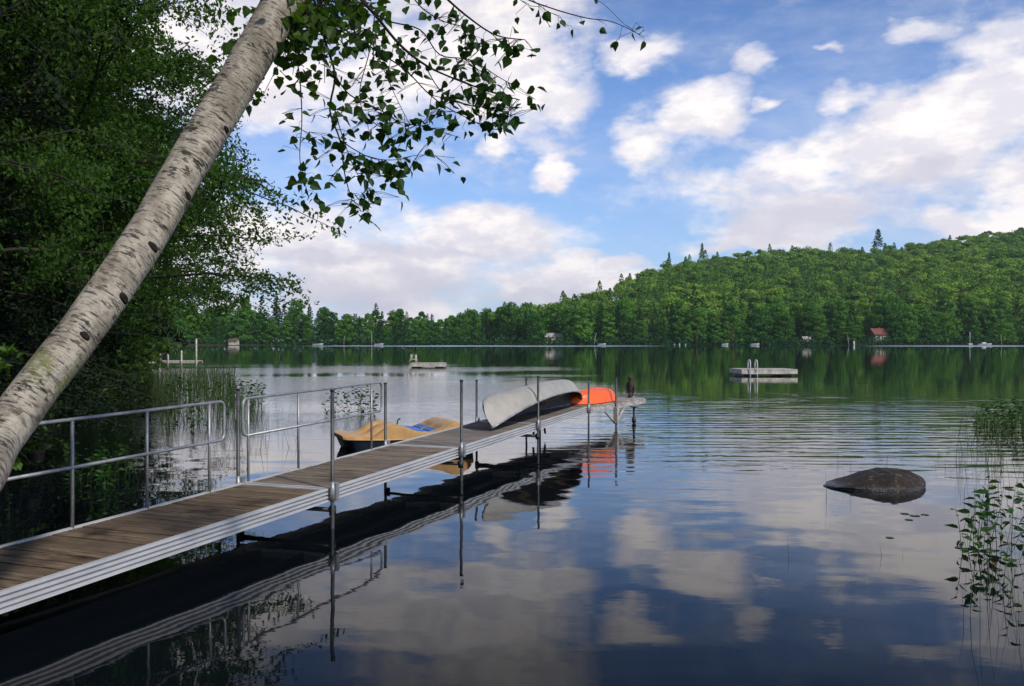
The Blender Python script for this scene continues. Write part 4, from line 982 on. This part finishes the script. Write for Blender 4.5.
# ------------------------------------------------------------------ buildings and boats across the lake
def cottage(px, Y_, w, d, h, rz, wall, roof, label, rh=1.4, name='cottage'):
    x = (px-512)/F*Y_; z = max(.3, gz(x, Y_))*.6
    root = empty(name, (x, Y_, z), R(rz), label, 'building')
    MB().box((0, 0, h/2), (w, d, h)).add([(-w/2, -d/2, h), (-w/2, d/2, h), (-w/2, 0, h+rh), (w/2, -d/2, h), (w/2, d/2, h), (w/2, 0, h+rh)], [(0, 2, 1), (3, 4, 5)]).build('wall', M[wall], root)
    rf = MB()
    for sg in (-1, 1):
        e = .35; k1 = rh/(d/2)
        a = [(-w/2-e, sg*(d/2+e), h-k1*e+.03), (w/2+e, sg*(d/2+e), h-k1*e+.03), (w/2+e, 0, h+rh+.03), (-w/2-e, 0, h+rh+.03)]
        rf.hexa(a+[(p[0], p[1], p[2]+.14) for p in a] if sg < 0 else [a[1], a[0], a[3], a[2]]+[(p[0], p[1], p[2]+.14) for p in (a[1], a[0], a[3], a[2])])
    ro = rf.build('roof', M[roof], root)
    MB().box((w*.2, d*.1, h+rh+.25), (.5, .5, .9)).build('chimney', M['cabin'], ro)
    for xx in (-w*.28, w*.28):
        wi = MB().box((xx, -d/2-.03, h*.58), (w*.2, .06, h*.34)).build('window', M['white'], root)
        MB().box((xx, -d/2-.065, h*.58), (w*.16, .02, h*.27)).build('pane', M['glass'], wi)
    MB().box((0, -d/2-.03, h*.38), (w*.13, .06, h*.72)).build('door', M['offwhite'], root)
    return root
cottage(877, 371, 6.0, 5, 4.2, 14, 'cabin', 'red_roof', 'small brown cottage with a red roof at the far waterline on the right', 2.2)
cottage(806, 368.5, 2.8, 3, 2.3, 0, 'offwhite', 'offwhite', 'tiny white shed at the far waterline left of the red roofed cottage', .9, 'shed')
cottage(553, 376, 7.5, 5, 2.8, 10, 'offwhite', 'wood_pale', 'pale low house half hidden by trees on the far shore above the dock', 1.5, 'house')
cottage(234, 362, 3.2, 4, 1.6, 0, 'offwhite', 'cabin', 'little boathouse with a brown roof at the left end of the far shore', .9, 'boathouse')
def far_boat(px, Y_, ln, label, mt='white', name='rowing_boat', cabin=False):
    x = (px-512)/F*Y_; root = empty(name, (x, Y_, 0), 0, label, 'boat'); rows = []
    for t in np.linspace(0, 1, 15):
        bb = .75*(1-max(0, (t-.55)/.45)**2); rows.append([(ln*(t-.5), -bb, .62+.25*t*t), (ln*(t-.5), -bb*.7, -.1+.15*t**4), (ln*(t-.5), 0, -.2+.5*t**6), (ln*(t-.5), bb*.7, -.1+.15*t**4), (ln*(t-.5), bb, .62+.25*t*t)])
    mb = MB(); mb.grid(rows); mb.add(rows[0], [(0, 1, 2, 3, 4)]); mb.build('hull', M[mt], root)
    for tt in (-.2, .15): MB().box((ln*tt, 0, .48), (.3, 1.3, .06)).build('seat', M['offwhite'], root)
    if cabin: MB().box((-.1*ln, 0, .95), (ln*.3, 1.0, .6)).build('windshield', M['white'], root, bevel=.08)
    return root
far_boat(985, 363, 5.6, 'white motor boat moored at the far right shore', cabin=True, name='motor_boat')
far_boat(318, 360, 4.2, 'small pale boat at the far waterline on the left')
far_boat(379, 361, 3.6, 'small pale boat by the far shore left of the raft')
far_boat(602, 364, 3.2, 'white rowing boat pulled in under pale trunks on the far shore')
far_boat(725, 364, 2.8, 'white rowing boat at the far waterline above the swim raft')
far_boat(755, 364, 3.6, 'longer pale boat at the far waterline right of the raft ladder')
for i, px in enumerate((676, 681, 687)):
    x = (px-512)/F*363; o = MB().box((0, 0, .5), (.8, .5, 1.0)).add([(-.4, .3, 1.0), (.4, .3, 1.0), (.4, .1, 1.8), (-.4, .1, 1.8)], [(0, 1, 2, 3)]).build('lawn_chair', M['white'], None); o.location = (x, 366.0, .1); o.scale = (.6, .6, .42)
    tag(o, 'white lawn chair on the far waterline beneath the hill', 'chair', 'white chairs on the far shore')
x = (853-512)/F*363; o = MB().tube([(0, 0, -.5), (0, 0, .7), (0, 0, 1.5), (0, 0, 1.9)], [.35, .38, .3, .1], 12).build('mooring_buoy', M['white'], None); o.location = (x, 362, 0); tag(o, 'small white mooring buoy off the far shore left of the cottage', 'buoy')
x = (970-512)/F*364; fp = empty('flagpole', (x, 364, 0), 0, 'white pole standing at the far right waterline', 'pole')
MB().tube([(0, 0, -.5), (0, 0, 5.6)], .09, 8).build('pole', M['white'], fp); MB().box((0, 0, .5), (1.6, 1.2, .7)).build('base', M['offwhite'], fp)

# ------------------------------------------------------------------ water plants
def stalk_plant(h, nleaf, lsize, lean, leafm, stem_r=.004, kind='alt', low=.35):
    d = Vector((lean*RS.normal(), lean*RS.normal(), 1)); P = wander((0, 0, -.3), d, h+.3, 8, .02, .06)
    C, A = [], []
    for i in range(nleaf):
        t = low+(1-low)*(i+.5)/nleaf; kk = t*8; a = int(min(7, kk)); p = P[a].lerp(P[a+1], kk-a); an = i*2.6+RS.uniform(-.5, .5)
        ax_ = np.array([math.cos(an), math.sin(an), RS.uniform(-.1, .8)]); C.append(np.array(p)+ax_*.012); A.append(ax_)
    V1, Q1 = leaf_cloud(np.array(C), lsize, flat=.55, shape='ovate', aspect=.31, axis=np.array(A))
    root = empty('water_plant', (0, 0, 0))
    MB().tube(P, [stem_r]*5+[stem_r*.8]*2+[stem_r*.5]*2, 5).build('stem', M['reed'], root)
    np_mesh('leaves', V1, Q1, leafm, root)
    return root
protos = [stalk_plant(.60, 10, .13, .12, M['leaf_weed']), stalk_plant(.48, 8, .12, .25, M['leaf_weed']), stalk_plant(.72, 10, .125, .18, M['leaf_weed'], low=.5), stalk_plant(.40, 6, .13, .4, M['leaf_weed'])]
used = set()
def put_plant(px, py, s, label, group, k_=None):
    Y_ = 1566.4/(py-HZ); x = (px-512)/F*Y_; k_ = RS.randint(4) if k_ is None else k_
    o = protos[k_] if k_ not in used else copy_tree(protos[k_]); used.add(k_)
    o.location = (x, Y_, 0); o.rotation_euler = (0, 0, RS.uniform(0, 6.28)); o.scale = (s, s, s); tag(o, label, 'plant', group); return o
for i in range(20): put_plant(RS.uniform(964, 1050), RS.uniform(528, 556), RS.uniform(.65, .95), 'leafy green water plant standing in the lake at the right edge of the view', 'leafy water plants at the right edge')
for px, py in ((964, 552), (975, 560), (986, 545), (1000, 590)): put_plant(px, py, .75, 'leafy green water plant standing in the lake at the right edge of the view', 'leafy water plants at the right edge')
for i in range(50): put_plant(1015+RS.normal(0, 26), RS.uniform(424, 438), RS.uniform(.6, 1.0), 'green water plant in the clump beyond the boulder at the right edge', 'water plants beyond the boulder')
for i in range(26): put_plant(RS.uniform(326, 374), RS.uniform(411, 416), RS.uniform(.75, 1.0), 'leafy water plant in the small patch seen through the dock railing', 'water plants behind the railing')
for i in range(26): put_plant(RS.uniform(232, 262), RS.uniform(398, 408), RS.uniform(.8, 1.15), 'leafy water plant in the patch off the left bank', 'water plants off the left bank')
for i in range(26): put_plant(RS.uniform(165, 232), RS.uniform(398, 430), RS.uniform(.8, 1.3), 'tall water plant among the reeds close to the left bank', 'water plants in the left reeds')
for i in range(22): put_plant(RS.uniform(66, 134), RS.uniform(470, 492), RS.uniform(.5, .8), 'bright green water plant behind the near railing', 'bright water plants behind the near railing')
put_plant(8, 518, .35, 'single small bright water plant at the left edge behind the dock', None)
o = bpy.data.objects.new('autumn_leaf', np_mesh('tmp', *leaf_cloud(np.array([[0, 0, 0.]]), .07, .9, shape='ovate', aspect=.5), M['leaf_red']).data); bpy.data.objects.remove(bpy.data.objects['tmp']); col.objects.link(o)
q = at(995, 565, 6.98); o.location = (q.x, q.y, .02); tag(o, 'orange brown fallen leaf caught among the water plants', 'leaf')
# reeds: thin blades in the shallows
def reeds(name, regions, label):
    V, Q_ = [], []
    for (x0, x1, y0, y1, n, h0, h1, w) in regions:
        for i in range(n):
            px_, py_ = RS.uniform(x0, x1), RS.uniform(y0, y1); Y_ = 1566.4/(py_-HZ); x = (px_-512)/F*Y_; h_ = RS.uniform(h0, h1); ln = Vector((RS.normal(0, .12), RS.normal(0, .12), 1)); bend = RS.normal(0, .12); a = RS.uniform(0, 3.14)
            wv_ = Vector((math.cos(a), math.sin(a), 0))*w
            pr = None
            for t in (0, .35, .7, 1.0):
                c = Vector((x, Y_, -.05))+ln*h_*t+Vector((bend*t*t*h_, 0, 0)); ww = wv_*(1-.85*t)
                cur = (c-ww, c+ww)
                if pr: b0 = len(V); V += [pr[0], pr[1], cur[1], cur[0]]; Q_.append((b0, b0+1, b0+2, b0+3))
                pr = cur
    tag(np_mesh(name, [tuple(v) for v in V], Q_, M['reed']), label, 'reeds', kind='stuff')
reeds('reeds', [(150, 235, 372, 400, 900, .5, 1.0, .012), (160, 262, 398, 428, 420, .4, .8, .008), (205, 300, 408, 450, 70, .3, .7, .004)], 'thin reeds standing in the shallows off the left bank')
reeds('sparse_reeds', [(975, 1060, 418, 436, 280, .15, .5, .010), (955, 1040, 455, 500, 40, .3, .6, .003), (955, 1030, 430, 470, 70, .4, .8, .004), (960, 1035, 520, 640, 45, .3, .8, .0025), (820, 950, 455, 500, 16, .2, .4, .003), (770, 960, 480, 600, 12, .08, .22, .002), (900, 930, 640, 680, 4, .05, .12, .002)], 'sparse thin reeds standing in the lake on the right')
# grassy fringe on the left bank
V, Q_ = [], []
cen = []
for i in range(9000):
    Y_ = 4+RS.uniform(0, 1)**1.6*52; x_ = float(np.interp(Y_, LAKE[:9, 1], LAKE[:9, 0]))-RS.exponential(.9)+.3; cen.append((x_, Y_, gz(x_, Y_) if i % 40 == 0 else 0.08+max(0, .12*(-x_+float(np.interp(Y_, LAKE[:9, 1], LAKE[:9, 0]))))+RS.uniform(0, .25)))
V_, Q_ = leaf_cloud(np.array(cen), .30, flat=-.0, aspect=.09, axis=np.tile(np.array([0, 0, 1.]), (len(cen), 1)))
tag(np_mesh('bank_grass', V_, Q_, M['reed']), 'grass and sedge fringing the left bank', 'grass', kind='stuff')
# lily pads near the boulder
padm = M['leaf_weed']
for i, (px, py, r_) in enumerate(((905, 514, .045), (915, 516, .05), (909, 520, .04), (925, 515, .04), (890, 538, .035), (960, 548, .04), (1010, 560, .05))):
    Y_ = 1566.4/(py-HZ); mb = MB(); vs = [(r_*math.cos(a), r_*math.sin(a), .004) for a in np.linspace(.25, 6.03, 14)]+[(0, 0, .004)]; mb.add(vs+[(v[0], v[1], .0005) for v in vs], [tuple(range(15)), tuple(range(29, 14, -1))])
    o = mb.build('lily_pad', padm, None); o.location = ((px-512)/F*Y_, Y_, 0); o.rotation_euler = (0, 0, i*1.3); tag(o, 'small round floating leaf on the water near the boulder', 'floating leaf', 'floating leaves near the boulder')

# ------------------------------------------------------------------ air
mh = bpy.data.materials.new('hazy_air'); mh.use_nodes = True; mh.node_tree.nodes.clear()
vo = mh.node_tree.nodes.new('ShaderNodeVolumePrincipled'); vo.inputs['Density'].default_value = .00009; vo.inputs['Color'].default_value = (.80, .88, 1, 1); vo.inputs['Anisotropy'].default_value = .2
oh = mh.node_tree.nodes.new('ShaderNodeOutputMaterial'); mh.node_tree.links.new(vo.outputs[0], oh.inputs['Volume'])
hz = MB().box((0, 500, 100), (7000, 9000, 210)).build('haze', mh); tag(hz, kind='stuff')
